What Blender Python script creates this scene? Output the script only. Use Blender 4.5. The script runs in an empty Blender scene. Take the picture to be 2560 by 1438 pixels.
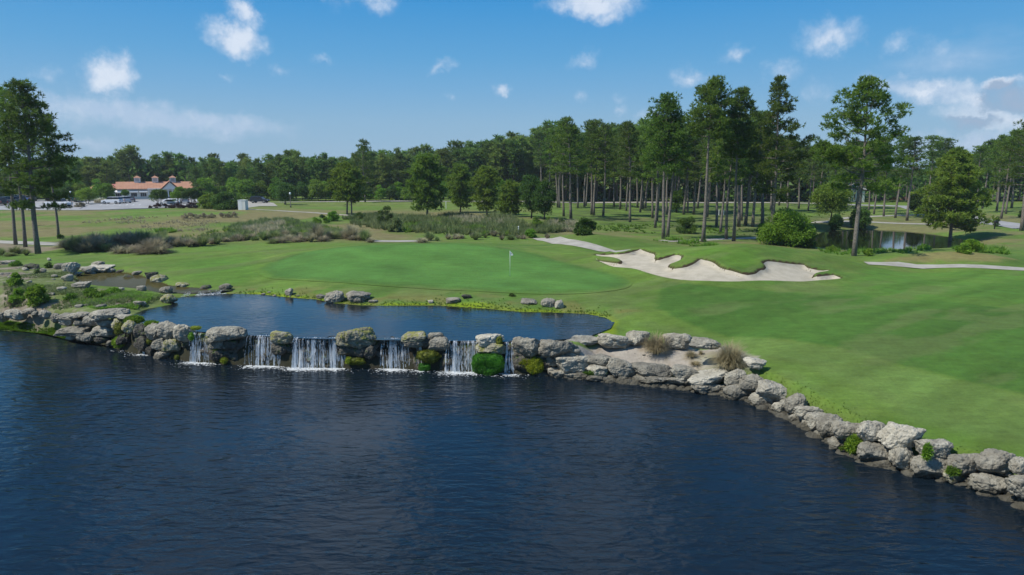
import bpy, bmesh, math, random
import numpy as np
from mathutils import Vector, Matrix, geometry

# ------------------------------------------------------------------ camera, sky, sun, exposure
S = bpy.context.scene
COL = S.collection
F = 1707.0                       # focal length in pixels of the 2560 px wide photograph
PITCH = math.atan(287 / F)
CH = 9.4                         # drone height above the upper pond
cam = bpy.data.cameras.new('camera'); cam.sensor_width = 36; cam.lens = F / 2560 * 36
cam.clip_start = 0.5; cam.clip_end = 12000
camo = bpy.data.objects.new('camera', cam); COL.objects.link(camo)
camo.location = (0, 0, CH); camo.rotation_euler = (math.pi / 2 - PITCH, 0, 0)
S.camera = camo

SUN_AZ = math.atan2(-1.2, -0.45)  # from +Y towards +X
SUN_EL = math.radians(52)
sun = bpy.data.lights.new('sun', 'SUN'); sun.energy = 3.9; sun.angle = math.radians(0.5)
sun.color = (1.0, 0.96, 0.88)
suno = bpy.data.objects.new('sun', sun); COL.objects.link(suno)
sd_ = Vector((math.sin(SUN_AZ) * math.cos(SUN_EL), math.cos(SUN_AZ) * math.cos(SUN_EL), math.sin(SUN_EL)))
suno.rotation_euler = sd_.to_track_quat('Z', 'Y').to_euler()

S.view_settings.view_transform = 'Standard'; S.view_settings.look = 'None'
S.view_settings.exposure = 0.4; S.view_settings.gamma = 1.0
S.render.engine = 'CYCLES'
S.cycles.max_bounces = 6; S.cycles.diffuse_bounces = 2; S.cycles.glossy_bounces = 3
S.cycles.transmission_bounces = 3; S.cycles.transparent_max_bounces = 8
S.cycles.use_denoising = True

cP, sP = math.cos(PITCH), math.sin(PITCH)
def ray(px, py):
    u = (px - 1280) / F; v = (719 - py) / F
    return np.array((u, cP + v * sP, -sP + v * cP))
def at(px, py, z):               # world point seen at a pixel, on the plane of height z
    d = ray(px, py); t = (z - CH) / d[2]
    return (d[0] * t, d[1] * t, z)
def at_y(px, py, y):             # world point seen at a pixel, at depth y
    d = ray(px, py); t = y / d[1]
    return (d[0] * t, y, CH + d[2] * t)

# ---- node helper
class NT:
    def __init__(self, tree): self.t = tree; self.n = tree.nodes; self.l = tree.links
    def new(self, kind, **kw):
        n = self.n.new(kind)
        for k, v in kw.items(): setattr(n, k, v)
        return n
    def link(self, a, b): self.l.new(a, b)
    def val(self, sock, v):
        if isinstance(v, bpy.types.NodeSocket): self.l.new(v, sock)
        else: sock.default_value = v
    def math(self, op, a, b=0.0, c=None, clamp=False):
        n = self.new('ShaderNodeMath', operation=op, use_clamp=clamp)
        self.val(n.inputs[0], a); self.val(n.inputs[1], b)
        if c is not None: self.val(n.inputs[2], c)
        return n.outputs[0]
    def mix(self, f, a, b, blend='MIX'):
        n = self.new('ShaderNodeMix', data_type='RGBA', blend_type=blend)
        self.val(n.inputs['Factor'], f)
        self.val(n.inputs[6], a if isinstance(a, bpy.types.NodeSocket) else (*a[:3], 1))
        self.val(n.inputs[7], b if isinstance(b, bpy.types.NodeSocket) else (*b[:3], 1))
        return n.outputs[2]
    def noise(self, vec, scale, detail=4, rough=0.55, dist=0.0):
        n = self.new('ShaderNodeTexNoise'); n.inputs['Scale'].default_value = scale
        n.inputs['Detail'].default_value = detail; n.inputs['Roughness'].default_value = rough
        n.inputs['Distortion'].default_value = dist
        if vec is not None: self.l.new(vec, n.inputs['Vector'])
        return n
    def ramp(self, f, lo, hi):
        n = self.new('ShaderNodeMapRange', interpolation_type='SMOOTHSTEP')
        self.val(n.inputs[0], f); n.inputs[1].default_value = lo; n.inputs[2].default_value = hi
        return n.outputs[0]

# ---- world: Nishita sky with scattered fair-weather clouds (placed by compass direction and elevation)
W = bpy.data.worlds.new('World'); S.world = W; W.use_nodes = True
w = NT(W.node_tree); w.n.clear()
sky = w.new('ShaderNodeTexSky', sky_type='NISHITA', sun_disc=False)
sky.sun_elevation = SUN_EL; sky.sun_rotation = SUN_AZ
sky.air_density = 1.0; sky.dust_density = 0.25; sky.ozone_density = 3.0; sky.altitude = 0
tc = w.new('ShaderNodeTexCoord'); sx = w.new('ShaderNodeSeparateXYZ'); w.link(tc.outputs['Generated'], sx.inputs[0])
az = w.math('ARCTAN2', sx.outputs[0], sx.outputs[1]); el = w.math('ARCSINE', sx.outputs[2])
cb = w.new('ShaderNodeCombineXYZ'); w.link(az, cb.inputs[0]); w.link(el, cb.inputs[1])
wn = w.noise(tc.outputs['Generated'], 30, 6, 0.62)
sub = w.new('ShaderNodeVectorMath', operation='SUBTRACT'); w.link(wn.outputs['Color'], sub.inputs[0]); sub.inputs[1].default_value = (.5, .5, .5)
scl = w.new('ShaderNodeVectorMath', operation='SCALE'); w.link(sub.outputs[0], scl.inputs[0]); scl.inputs['Scale'].default_value = 0.05
add = w.new('ShaderNodeVectorMath', operation='ADD'); w.link(cb.outputs[0], add.inputs[0]); w.link(scl.outputs[0], add.inputs[1])
def azel(px, py):
    d = ray(px, py); d = d / np.linalg.norm(d); return math.atan2(d[0], d[1]), math.asin(d[2])
def cloud_mask(lst, a2e=False):
    out = None
    for (cx, cy, rx, ry, rot, wt) in lst:
        if a2e: a0, e0, ra, re = [math.radians(q) for q in (cx, cy, rx, ry)]
        else:
            a0, e0 = azel(cx, cy); ra, re = rx / F * .92, ry / F * .92
        m = w.new('ShaderNodeMapping', vector_type='TEXTURE'); w.link(add.outputs[0], m.inputs[0])
        m.inputs['Location'].default_value = (a0, e0, 0); m.inputs['Rotation'].default_value = (0, 0, math.radians(rot))
        m.inputs['Scale'].default_value = (ra, re, 1)
        g = w.new('ShaderNodeTexGradient', gradient_type='SPHERICAL'); w.link(m.outputs[0], g.inputs[0])
        v = w.math('MULTIPLY', g.outputs[1], wt)
        out = v if out is None else w.math('MAXIMUM', out, v)
    return out
puffs = cloud_mask([   # px, py, rx, ry, rotation, weight
    (270, 185, 75, 62, 20, 1.3), (590, 95, 95, 58, -15, 1.25), (610, 30, 50, 60, 50, 1.2), (545, 75, 60, 40, 10, .8),
    (1480, 8, 165, 55, -4, 1.25), (945, 5, 70, 50, -20, .75), (1110, 165, 62, 28, 18, .62), (1252, 217, 40, 27, 5, .8),
    (1465, 150, 75, 32, 15, .6), (1835, 130, 55, 36, 25, .66), (1720, 190, 80, 36, -5, .66), (2070, 98, 105, 62, 5, .85),
    (2250, 105, 70, 40, 20, .5), (2340, 130, 80, 60, -20, .45), (1955, 180, 70, 50, 0, .5), (2045, 225, 60, 50, 0, .45),
    (703, 180, 40, 28, -10, .55), (795, 153, 45, 20, -10, .48), (575, 205, 34, 16, 0, .42), (1128, 243, 28, 18, 0, .45),
    (1462, 250, 30, 30, 0, .5), (1540, 245, 35, 38, 30, .45), (1555, 282, 36, 32, 0, .5), (1620, 290, 60, 40, 20, .55), (110, 185, 70, 25, 0, .42),
    (2500, 212, 60, 26, 14, 1.5), (2440, 300, 150, 45, -22, .9), (2330, 225, 130, 24, -8, 1.0), (2540, 250, 90, 70, 0, .9), (2440, 250, 110, 40, -25, .9), (2520, 300, 130, 60, -30, .8)])
veil = cloud_mask([(330, 285, 420, 52, -6, .95), (480, 305, 330, 38, -3, .9), (130, 270, 200, 60, 0, .7), (30, 250, 120, 40, 0, .8),
    (2330, 225, 200, 40, -12, 1.0), (2480, 290, 210, 60, -25, .9), (2430, 360, 260, 40, 0, .75), (230, 360, 120, 25, -8, .45),
    (2380, 150, 240, 80, 10, .35)])
high = cloud_mask([(-14.5, 25, 6.5, 13, 4, 4.5), (-12, 42, 9, 11, 0, 1.8), (-28, 31, 10, 8, 0, 2.0), (-33, 46, 13, 10, 0, 1.4), (7, 28, 10, 12, 0, 1.7), (10, 44, 14, 10, 0, 1.4), (25, 33, 8, 7, 0, 1.0),
    (30, 52, 16, 10, 0, .7), (24, 27, 6, 4, 0, .5), (60, 40, 20, 10, 0, .8), (-80, 45, 20, 9, 0, .8), (140, 35, 30, 9, 0, .9), (-150, 40, 30, 9, 0, .9), (100, 25, 20, 6, 0, .8)], True)
fn = w.noise(tc.outputs['Generated'], 55, 7, 0.65)
st = w.new('ShaderNodeMapping'); w.link(tc.outputs['Generated'], st.inputs[0]); st.inputs['Scale'].default_value = (1, 1, 5)
sn = w.noise(st.outputs[0], 9, 6, 0.6)
def dens(m, nz, k, lo, hi): return w.ramp(w.math('ADD', m, w.math('MULTIPLY', w.math('SUBTRACT', nz, .5), w.math('MULTIPLY', w.ramp(m, 0, .15), k))), lo, hi)
dp = dens(w.math('MAXIMUM', puffs, high), fn.outputs[0], .5, .1, 1.0)
dv = w.math('MULTIPLY', dens(veil, sn.outputs[0], .6, .05, .8), .78)
dm = w.math('MAXIMUM', dp, dv)
shade = w.ramp(w.math('ADD', fn.outputs[0], w.math('MULTIPLY', puffs, .35)), .4, .95)
ccol = w.mix(shade, (3.9, 4.8, 6.2), (6.3, 6.7, 7.4))
under = cloud_mask([(2515, 240, 70, 48, 0, 1.5), (2425, 306, 75, 34, -5, 1.4), (2560, 262, 60, 30, 0, 1.2), (1480, -20, 140, 26, 0, .7)])
ccol = w.mix(w.math('MULTIPLY', w.ramp(w.math('ADD', under, w.math('MULTIPLY', w.math('SUBTRACT', fn.outputs[0], .5), .5)), .25, .7), .9), ccol, (2.5, 3.2, 4.4))
cr = w.new('ShaderNodeValToRGB'); w.link(w.math('DIVIDE', el, math.pi / 2), cr.inputs[0])
stops = [(0, (.29, .455, .62)), (.045, (.235, .43, .63)), (.075, (.155, .385, .65)), (.1, (.10, .35, .65)), (.148, (.036, .285, .64)), (.3, (.030, .215, .58)), (1, (.025, .12, .34))]
while len(cr.color_ramp.elements) < len(stops): cr.color_ramp.elements.new(.5)
for e_, (p_, c_) in zip(cr.color_ramp.elements, stops): e_.position = p_; e_.color = (*c_, 1)
air = w.new('ShaderNodeVectorMath', operation='SCALE'); w.link(cr.outputs[0], air.inputs[0]); air.inputs['Scale'].default_value = 7.9
graded = w.mix(.92, sky.outputs[0], air.outputs[0])
cm = w.mix(w.math('MULTIPLY', dm, .8), graded, ccol)
bg = w.new('ShaderNodeBackground'); w.link(cm, bg.inputs[0]); bg.inputs[1].default_value = 0.1
wo = w.new('ShaderNodeOutputWorld'); w.link(bg.outputs[0], wo.inputs[0])

# ------------------------------------------------------------------ numpy noise
def _h(ix, iy, iz, seed):
    n = (ix * 374761393 + iy * 668265263 + iz * 2147483647 + seed * 1274126177) & 0xffffffff
    n = ((n ^ (n >> 13)) * 1274126177) & 0xffffffff
    return ((n ^ (n >> 16)) & 0xffff) / 65535.0
def vnoise(p, seed=0):
    p = np.asarray(p, float); i = np.floor(p).astype(np.int64); f = p - i; f = f * f * (3 - 2 * f)
    r = 0
    for dx in (0, 1):
        for dy in (0, 1):
            for dz in (0, 1):
                wgt = (f[:, 0] if dx else 1 - f[:, 0]) * (f[:, 1] if dy else 1 - f[:, 1]) * (f[:, 2] if dz else 1 - f[:, 2])
                r = r + wgt * _h(i[:, 0] + dx, i[:, 1] + dy, i[:, 2] + dz, seed)
    return r
def fbm(p, seed=0, octv=4, gain=.5):
    a = 1; s = 0; t = 0; p = np.asarray(p, float).copy()
    for o in range(octv):
        s = s + a * vnoise(p, seed + o * 17); t += a; a *= gain; p = p * 2.03 + 7.1
    return s / t
def P3(x, y, z=0.0):
    x = np.asarray(x, float).ravel(); y = np.asarray(y, float).ravel()
    return np.stack([x, y, np.zeros_like(x) + z], 1)
def sstep(v, a, b):
    t = np.clip((v - a) / (b - a), 0, 1); return t * t * (3 - 2 * t)

# ------------------------------------------------------------------ object helpers
def tag(o, label=None, cat=None, group=None, kind=None):
    if label: o['label'] = label
    if cat: o['category'] = cat
    if group: o['group'] = group
    if kind: o['kind'] = kind
    return o
def mesh(name, V, T, mat=None, smooth=False, quads=False):
    V = np.asarray(V, np.float32); T = np.asarray(T, np.int32); k = T.shape[1]
    me = bpy.data.meshes.new(name)
    me.vertices.add(len(V)); me.vertices.foreach_set('co', V.ravel())
    me.loops.add(T.size); me.loops.foreach_set('vertex_index', T.ravel())
    me.polygons.add(len(T)); me.polygons.foreach_set('loop_start', np.arange(0, T.size, k, dtype=np.int32))
    me.polygons.foreach_set('loop_total', np.full(len(T), k, np.int32))
    me.polygons.foreach_set('use_smooth', np.full(len(T), smooth))
    me.update(calc_edges=True)
    if mat: me.materials.append(mat)
    return me
def obj(name, me, parent=None, loc=None):
    o = bpy.data.objects.new(name, me); COL.objects.link(o)
    if parent: o.parent = parent
    if loc is not None: o.location = loc
    return o
def empty(name, loc, rz=0.0, sc=1.0):
    o = bpy.data.objects.new(name, None); COL.objects.link(o)
    o.location = loc; o.rotation_euler = (0, 0, rz); o.scale = (sc, sc, sc) if not hasattr(sc, '__len__') else sc
    o.empty_display_size = .3
    return o
def copy_tree(o, parent=None):
    c = o.copy(); COL.objects.link(c); c.parent = parent
    for ch in [q for q in KIDS.get(o.name, [])]: copy_tree(ch, c)
    return c
KIDS = {}
def part(name, me, parent, loc=None):
    o = obj(name, me, parent, loc); KIDS.setdefault(parent.name, []).append(o); return o
class MB:                                  # collects boxes, tubes and prisms into one mesh
    def __init__(self): self.V = []; self.Fc = []; self.n = 0
    def add(self, V, Fs):
        self.V.extend([tuple(v) for v in V]); self.Fc.extend([tuple(i + self.n for i in f) for f in Fs]); self.n += len(V); return self
    def box(self, x0, x1, y0, y1, z0, z1):
        V = [(x, y, z) for z in (z0, z1) for y in (y0, y1) for x in (x0, x1)]
        return self.add(V, [(0, 2, 3, 1), (4, 5, 7, 6), (0, 1, 5, 4), (2, 6, 7, 3), (0, 4, 6, 2), (1, 3, 7, 5)])
    def tube(self, pts, rad, n=7, cap=True):
        pts = [Vector(p) for p in pts]; V = []; Fs = []
        for i, p in enumerate(pts):
            d = (pts[min(i + 1, len(pts) - 1)] - pts[max(i - 1, 0)]).normalized()
            a = d.orthogonal().normalized() if abs(d.z) < .95 else Vector((1, 0, 0)) - d * d.x
            a.normalize(); b = d.cross(a)
            r = rad[i] if hasattr(rad, '__len__') else rad
            for k in range(n):
                t = 2 * math.pi * k / n; V.append(p + (a * math.cos(t) + b * math.sin(t)) * r)
        for i in range(len(pts) - 1):
            for k in range(n):
                k2 = (k + 1) % n; Fs.append((i * n + k, i * n + k2, (i + 1) * n + k2, (i + 1) * n + k))
        if cap: Fs.append(tuple(range(n))[::-1]); Fs.append(tuple((len(pts) - 1) * n + k for k in range(n)))
        return self.add(V, Fs)
    def prism(self, poly, axis, a, b):      # polygon extruded along an axis
        m = len(poly); V = []
        for t in (a, b):
            for p in poly:
                V.append({'x': (t, p[0], p[1]), 'y': (p[0], t, p[1]), 'z': (p[0], p[1], t)}[axis])
        Fs = [tuple(range(m))[::-1], tuple(range(m, 2 * m))] + [(i, (i + 1) % m, m + (i + 1) % m, m + i) for i in range(m)]
        return self.add(V, Fs)
    def me(self, name, mat, smooth=False):
        me = bpy.data.meshes.new(name); me.from_pydata(self.V, [], self.Fc); me.materials.append(mat)
        bm = bmesh.new(); bm.from_mesh(me); bmesh.ops.recalc_face_normals(bm, faces=bm.faces); bm.to_mesh(me); bm.free()
        if smooth: me.polygons.foreach_set('use_smooth', [True] * len(me.polygons))
        return me

# ------------------------------------------------------------------ materials
def mat(name, col=(.5, .5, .5), rough=.8, metal=0.0, build=None, spec=.5):
    m = bpy.data.materials.new(name); m.use_nodes = True; t = NT(m.node_tree)
    b = m.node_tree.nodes['Principled BSDF']; b.inputs['Base Color'].default_value = (*col, 1)
    b.inputs['Roughness'].default_value = rough; b.inputs['Metallic'].default_value = metal
    b.inputs['Specular IOR Level'].default_value = spec
    if build: build(t, b, m)
    return m
def simple(c1, c2, scale=3.0, bump=0.0, bscale=20, obj_random=0.0):
    def f(t, b, m):
        tc = t.new('ShaderNodeTexCoord'); n = t.noise(tc.outputs['Object'], scale, 5, .6)
        c = t.mix(t.ramp(n.outputs[0], .3, .7), c1, c2)
        if obj_random:
            oi = t.new('ShaderNodeObjectInfo'); h = t.new('ShaderNodeHueSaturation')
            t.link(c, h.inputs['Color']); t.link(t.math('ADD', t.math('MULTIPLY', oi.outputs['Random'], obj_random), 1 - obj_random / 2), h.inputs['Value']); c = h.outputs[0]
        t.link(c, b.inputs['Base Color'])
        if bump:
            bn = t.noise(tc.outputs['Object'], bscale, 4, .6); bp = t.new('ShaderNodeBump'); bp.inputs['Strength'].default_value = bump
            bp.inputs['Distance'].default_value = .05
            t.link(bn.outputs[0], bp.inputs['Height']); t.link(bp.outputs[0], b.inputs['Normal'])
    return f
def foliage_mat(name, dark, light, trans=.35, rnd=.5, hue=.03, nscale=.9):
    m = bpy.data.materials.new(name); m.use_nodes = True; t = NT(m.node_tree); t.n.clear()
    tc = t.new('ShaderNodeTexCoord'); oi = t.new('ShaderNodeObjectInfo')
    n = t.noise(tc.outputs['Object'], nscale, 3, .6); n2 = t.noise(tc.outputs['Object'], 9, 2, .5)
    f = t.math('ADD', t.math('MULTIPLY', n.outputs[0], .6), t.math('MULTIPLY', n2.outputs[0], .4))
    c = t.mix(t.ramp(f, .32, .68), dark, light)
    h = t.new('ShaderNodeHueSaturation'); t.link(c, h.inputs['Color'])
    t.link(t.math('ADD', t.math('MULTIPLY', oi.outputs['Random'], rnd), 1 - rnd / 2), h.inputs['Value'])
    t.link(t.math('ADD', t.math('MULTIPLY', t.math('FRACT', t.math('MULTIPLY', oi.outputs['Random'], 7.3)), hue), .5 - hue / 2), h.inputs['Hue'])
    d = t.new('ShaderNodeBsdfPrincipled'); t.link(h.outputs[0], d.inputs['Base Color']); d.inputs['Roughness'].default_value = .55
    d.inputs['Specular IOR Level'].default_value = .25
    tr = t.new('ShaderNodeBsdfTranslucent'); t.link(h.outputs[0], tr.inputs[0])
    mx = t.new('ShaderNodeMixShader'); mx.inputs[0].default_value = trans; t.link(d.outputs[0], mx.inputs[1]); t.link(tr.outputs[0], mx.inputs[2])
    o = t.new('ShaderNodeOutputMaterial'); t.link(mx.outputs[0], o.inputs[0])
    return m
def rock_build(base, light, dark, moss=0.0, mosscol=(.10, .13, .02)):
    def f(t, b, m):
        tc = t.new('ShaderNodeTexCoord'); oi = t.new('ShaderNodeObjectInfo')
        ge = t.new('ShaderNodeNewGeometry'); sep = t.new('ShaderNodeSeparateXYZ'); t.link(ge.outputs['Normal'], sep.inputs[0])
        pz = t.new('ShaderNodeSeparateXYZ'); t.link(ge.outputs['Position'], pz.inputs[0])
        n = t.noise(ge.outputs['Position'], 2.2, 6, .62); n2 = t.noise(ge.outputs['Position'], 13, 4, .6)
        vo = t.new('ShaderNodeTexVoronoi'); vo.inputs['Scale'].default_value = 9; t.link(ge.outputs['Position'], vo.inputs['Vector'])
        c = t.mix(t.ramp(n.outputs[0], .35, .68), base, light)
        pit = t.math('MULTIPLY', t.ramp(n2.outputs[0], .58, .72), .75)
        c = t.mix(pit, c, dark)
        lich = t.math('MULTIPLY', t.ramp(t.noise(ge.outputs['Position'], 5, 5, .7).outputs[0], .56, .66), .5)
        c = t.mix(lich, c, tuple(x * .45 for x in base))
        h = t.new('ShaderNodeHueSaturation'); t.link(c, h.inputs['Color']); t.link(t.math('ADD', t.math('MULTIPLY', oi.outputs['Random'], .7), .6), h.inputs['Value'])
        c = h.outputs[0]
        if moss:
            mm = t.math('MULTIPLY', t.ramp(t.math('ADD', t.noise(ge.outputs['Position'], 3.3, 4, .6).outputs[0], t.math('MULTIPLY', sep.outputs[2], .12)), .62 - moss * .3, .74 - moss * .3), .9)
            c = t.mix(mm, c, mosscol)
        wet = t.ramp(t.math('ADD', pz.outputs[2], t.math('MULTIPLY', n.outputs[0], .4)), -1.05, -1.38)   # waterline stain just above the lake level
        c = t.mix(t.math('MULTIPLY', wet, .75), c, (.03, .026, .014))
        t.link(c, b.inputs['Base Color'])
        b.inputs['Roughness'].default_value = .85
        hh = t.math('ADD', t.math('MULTIPLY', n2.outputs[0], .8), t.math('MULTIPLY', vo.outputs[0], .5))
        bp = t.new('ShaderNodeBump'); bp.inputs['Strength'].default_value = .9; bp.inputs['Distance'].default_value = .09
        t.link(hh, bp.inputs['Height']); t.link(bp.outputs[0], b.inputs['Normal'])
    return f
M = {}
M['rock'] = mat('limestone', build=rock_build((.20, .182, .14), (.36, .335, .265), (.05, .042, .03)))
M['rock_light'] = mat('pale limestone', build=rock_build((.29, .265, .205), (.43, .40, .32), (.10, .085, .065)))
M['rock_moss'] = mat('mossy limestone', build=rock_build((.24, .22, .15), (.38, .36, .26), (.06, .05, .035), moss=.35, mosscol=(.20, .20, .04)))
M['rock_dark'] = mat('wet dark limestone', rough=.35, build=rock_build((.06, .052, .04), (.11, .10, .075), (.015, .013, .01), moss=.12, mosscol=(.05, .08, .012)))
M['bark'] = mat('pine bark', build=simple((.10, .085, .07), (.21, .18, .15), 6, .8, 25))
M['bark_dark'] = mat('dark bark', build=simple((.06, .05, .04), (.12, .10, .08), 6, .6, 25))
M['needle'] = foliage_mat('pine needles', (.066, .125, .020), (.18, .275, .034), .5, .6)
M['needle_young'] = foliage_mat('young pine needles', (.095, .18, .024), (.25, .37, .045), .5, .4)
M['needle_far'] = foliage_mat('far pine needles', (.085, .155, .032), (.21, .30, .055), .5, .8, .05)
M['leaf'] = foliage_mat('broad leaves', (.085, .17, .02), (.20, .33, .035), .5, .5, .04)
M['leaf_dark'] = foliage_mat('dark leaves', (.045, .095, .016), (.11, .19, .028), .45, .4)
M['leaf_bright'] = foliage_mat('bright leaves', (.11, .22, .015), (.24, .40, .04), .5, .2)
M['leaf_red'] = foliage_mat('burgundy leaves', (.03, .015, .012), (.07, .025, .02), .2, .3)
M['leaf_yellow'] = foliage_mat('yellow green leaves', (.20, .26, .02), (.36, .42, .04), .4, .2)
M['drygrass'] = foliage_mat('dry grass', (.20, .185, .11), (.46, .41, .28), .5, .5, .03, 1.6)
M['olivegrass'] = foliage_mat('olive grass', (.11, .17, .048), (.29, .335, .14), .5, .4, .03, .35)
M['strawgrass'] = foliage_mat('straw grass', (.30, .24, .13), (.52, .44, .27), .4, .3)
M['lushgrass'] = foliage_mat('lush grass', (.07, .17, .01), (.16, .32, .02), .3, .2)
M['moss'] = foliage_mat('wet moss', (.02, .10, .006), (.07, .24, .012), .2, .1, .0, 2.5)
M['mossolive'] = foliage_mat('olive moss', (.07, .09, .01), (.20, .22, .02), .2, .1, .0, 4)
# ------------------------------------------------------------------ terrain
LZ, PZ, SZ, RZ = -1.7, 0.0, 0.10, -0.8       # lake, upper pond, small pool, far pond
def poly_at(px, z): return np.array([at(x, y, z)[:2] for x, y in px])
lake_px = [(-420, 795), (-100, 812), (0, 826), (80, 834), (150, 848), (180, 858), (280, 870), (330, 884), (400, 893), (480, 906), (560, 912), (640, 915),
    (780, 921), (880, 922), (980, 923), (1080, 928), (1150, 931), (1270, 935), (1370, 939), (1470, 950), (1600, 962), (1700, 972), (1790, 985),
    (1880, 1007), (1960, 1042), (2040, 1087), (2110, 1131), (2200, 1166), (2300, 1190), (2400, 1212), (2500, 1245), (2620, 1300)]
LAKE_S = poly_at(lake_px, LZ)
LAKE = np.vstack([LAKE_S, [(24, 12), (30, -20), (20, -90), (-160, -90), (-160, 45)]])
pond_px = [(335, 788), (362, 775), (430, 762), (436, 746), (475, 741), (537, 735), (600, 735), (660, 737), (700, 742), (790, 749), (830, 758), (900, 764), (1000, 765),
    (1100, 765), (1200, 771), (1300, 780), (1400, 782), (1470, 786), (1512, 795), (1528, 806), (1518, 820), (1470, 838), (1400, 847),
    (1290, 852), (1200, 851), (1050, 849), (950, 848), (840, 846), (780, 845), (620, 836), (560, 832), (480, 825), (400, 815), (340, 808), (315, 800)]
POND = poly_at(pond_px, PZ)
POOL = poly_at([(196, 712), (190, 692), (228, 683), (300, 681), (345, 688), (385, 700), (420, 714), (470, 719), (515, 722), (522, 729), (480, 734),
    (445, 733), (405, 733), (365, 724), (330, 722), (260, 720)], SZ)
RPOND = poly_at([(2040, 618), (2030, 592), (2070, 577), (2150, 573), (2250, 577), (2330, 586), (2400, 598), (2440, 612), (2380, 621), (2300, 622), (2150, 624)], RZ)

def sdf(poly, x, y):               # signed distance, positive outside
    x = np.asarray(x, float); y = np.asarray(y, float)
    d = np.full(x.shape, 1e18); inside = np.zeros(x.shape, bool); n = len(poly)
    for i in range(n):
        ax, ay = poly[i]; bx, by = poly[(i + 1) % n]
        ex, ey = bx - ax, by - ay; wx, wy = x - ax, y - ay
        t = np.clip((wx * ex + wy * ey) / (ex * ex + ey * ey + 1e-12), 0, 1)
        d = np.minimum(d, (wx - ex * t) ** 2 + (wy - ey * t) ** 2)
        c = ((ay > y) != (by > y)) & (x < (bx - ax) * (y - ay) / (by - ay + 1e-15) + ax)
        inside ^= c
    d = np.sqrt(d); return np.where(inside, -d, d)

ctrl = [  # px, py, z
    (640, 728, .15), (900, 745, .25), (1100, 748, .3), (1300, 758, .3), (1450, 770, .2), (1560, 790, .2), (700, 692, .6), (900, 703, .75), (1200, 721, .7), (1500, 722, .7),
    (1275, 690, .9), (1000, 665, 1.15), (870, 620, 2.1), (1000, 611, 2.3), (1100, 608, 2.35), (1220, 613, 2.2), (1320, 632, 1.7), (1480, 685, 1.0), (1400, 655, 1.2), (1400, 625, 1.1),
    (500, 690, .45), (400, 700, .35), (300, 655, .5), (200, 640, .5), (600, 650, .9), (450, 630, .8), (750, 620, 1.3), (560, 720, .15),
    (990, 603, .9), (1050, 590, .9), (1000, 575, 1.0), (1200, 585, 1.0), (700, 600, 1.1), (850, 590, 1.2), (300, 600, .8), (300, 560, 1.1), (600, 560, 1.3), (280, 535, 1.5), (100, 525, 1.6), (500, 525, 1.6),
    (700, 520, 1.5), (100, 605, .6), (0, 640, .35), (-100, 600, .6), (-200, 530, 1.5), (1000, 540, 1.1), (1300, 540, .9), (1500, 540, .7), (1300, 510, 1.0), (1700, 540, .3), (1700, 510, .6), (2000, 520, .3),
    (60, 790, -.5), (0, 770, .0), (-100, 760, .0), (100, 745, .25), (180, 780, .1), (250, 772, .25), (310, 778, .2), (100, 700, .4), (30, 660, .45), (300, 745, .3), (370, 755, .2), (450, 748, .1), (-100, 690, .4),
    (1580, 838, .0), (1700, 848, -.05), (1800, 862, -.15), (1900, 912, -.35), (1950, 960, -.5), (2050, 1005, -.6), (2130, 1035, -.65), (2250, 1060, -.7), (2400, 1105, -.75), (2600, 1150, -.75),
    (1700, 800, .1), (1900, 850, -.1), (2150, 900, -.2), (2400, 950, -.35), (2560, 1000, -.4), (1600, 740, .55), (1800, 745, .45), (2000, 765, .3), (2300, 790, .15), (2560, 810, .1),
    (1600, 700, .85), (2000, 712, .6), (2200, 705, .45), (2500, 705, .3), (2300, 664, .2), (2560, 676, .2), (2180, 662, .3), (2700, 700, .1),
    (1480, 860, -.75), (1500, 880, -.8), (1600, 885, -.7), (1750, 880, -.6), (1850, 900, -.6), (1600, 925, -1.1), (1480, 920, -1.2), (1700, 925, -1.0), (1400, 900, -1.0), (1560, 845, -.45), (1680, 860, -.45), (1790, 870, -.5),
    (1490, 625, .95), (1380, 602, .95), (1560, 630, .9), (1610, 620, 1.8), (1700, 632, 2.0), (1780, 640, 2.2), (1850, 610, 2.7), (1780, 618, 2.4), (1950, 617, 2.4), (2050, 637, 1.8), (2140, 656, 1.0), (1900, 650, 1.9), (2020, 660, 1.3),
    (1480, 590, 2.0), (1400, 590, 1.7), (1560, 603, 1.5), (1480, 575, .6), (1640, 598, .4), (1757, 601, .35), (1832, 601, .35), (1927, 606, .3), (2137, 634, .0), (2050, 620, -.3),
    (2350, 630, 1.2), (2250, 642, .9), (2480, 640, .9), (2180, 650, .5), (2560, 645, .5), (2371, 614, -.3), (2250, 622, -.6), (2100, 622, -.6), (2550, 600, .1), (2450, 600, -.1),
    (2300, 572, -.3), (2150, 568, -.3), (2050, 570, -.1), (2200, 540, .1), (2400, 545, .3), (2560, 565, .3), (2000, 560, .1), (2560, 520, .5), (2200, 512, .4), (1900, 560, .3), (1700, 565, .35)]
cw = [at(*c) for c in ctrl]
cw += [(x, y, z) for x, y, z in [(26, 84, .35), (31, 82, .3), (21, 82, .5), (-6, 86, .9), (0, 84, 1.0), (5, 82, 1.0), (11, 100, .5), (17, 100, .4), (30, 16, -.7), (45, 30, .1), (50, 50, .3),
    (-300, 300, 1.8), (-150, 300, 1.8), (0, 300, 1.4), (150, 300, .8), (300, 300, .8), (-600, 600, 2), (0, 600, 2), (600, 600, 2), (-2000, 4000, 2), (0, 4000, 2), (2000, 4000, 2),
    (-70, 44, .0), (-100, 60, .2), (-130, 90, .5), (-180, 120, .8), (120, 90, .3), (90, 60, .2), (160, 130, .3)]]
cw = np.array(cw)
def wq(x, y): y = np.maximum(y, 5); return np.stack([45 * x / y, 45 * np.log(y)], 1)
Q = wq(cw[:, 0], cw[:, 1])
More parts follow.
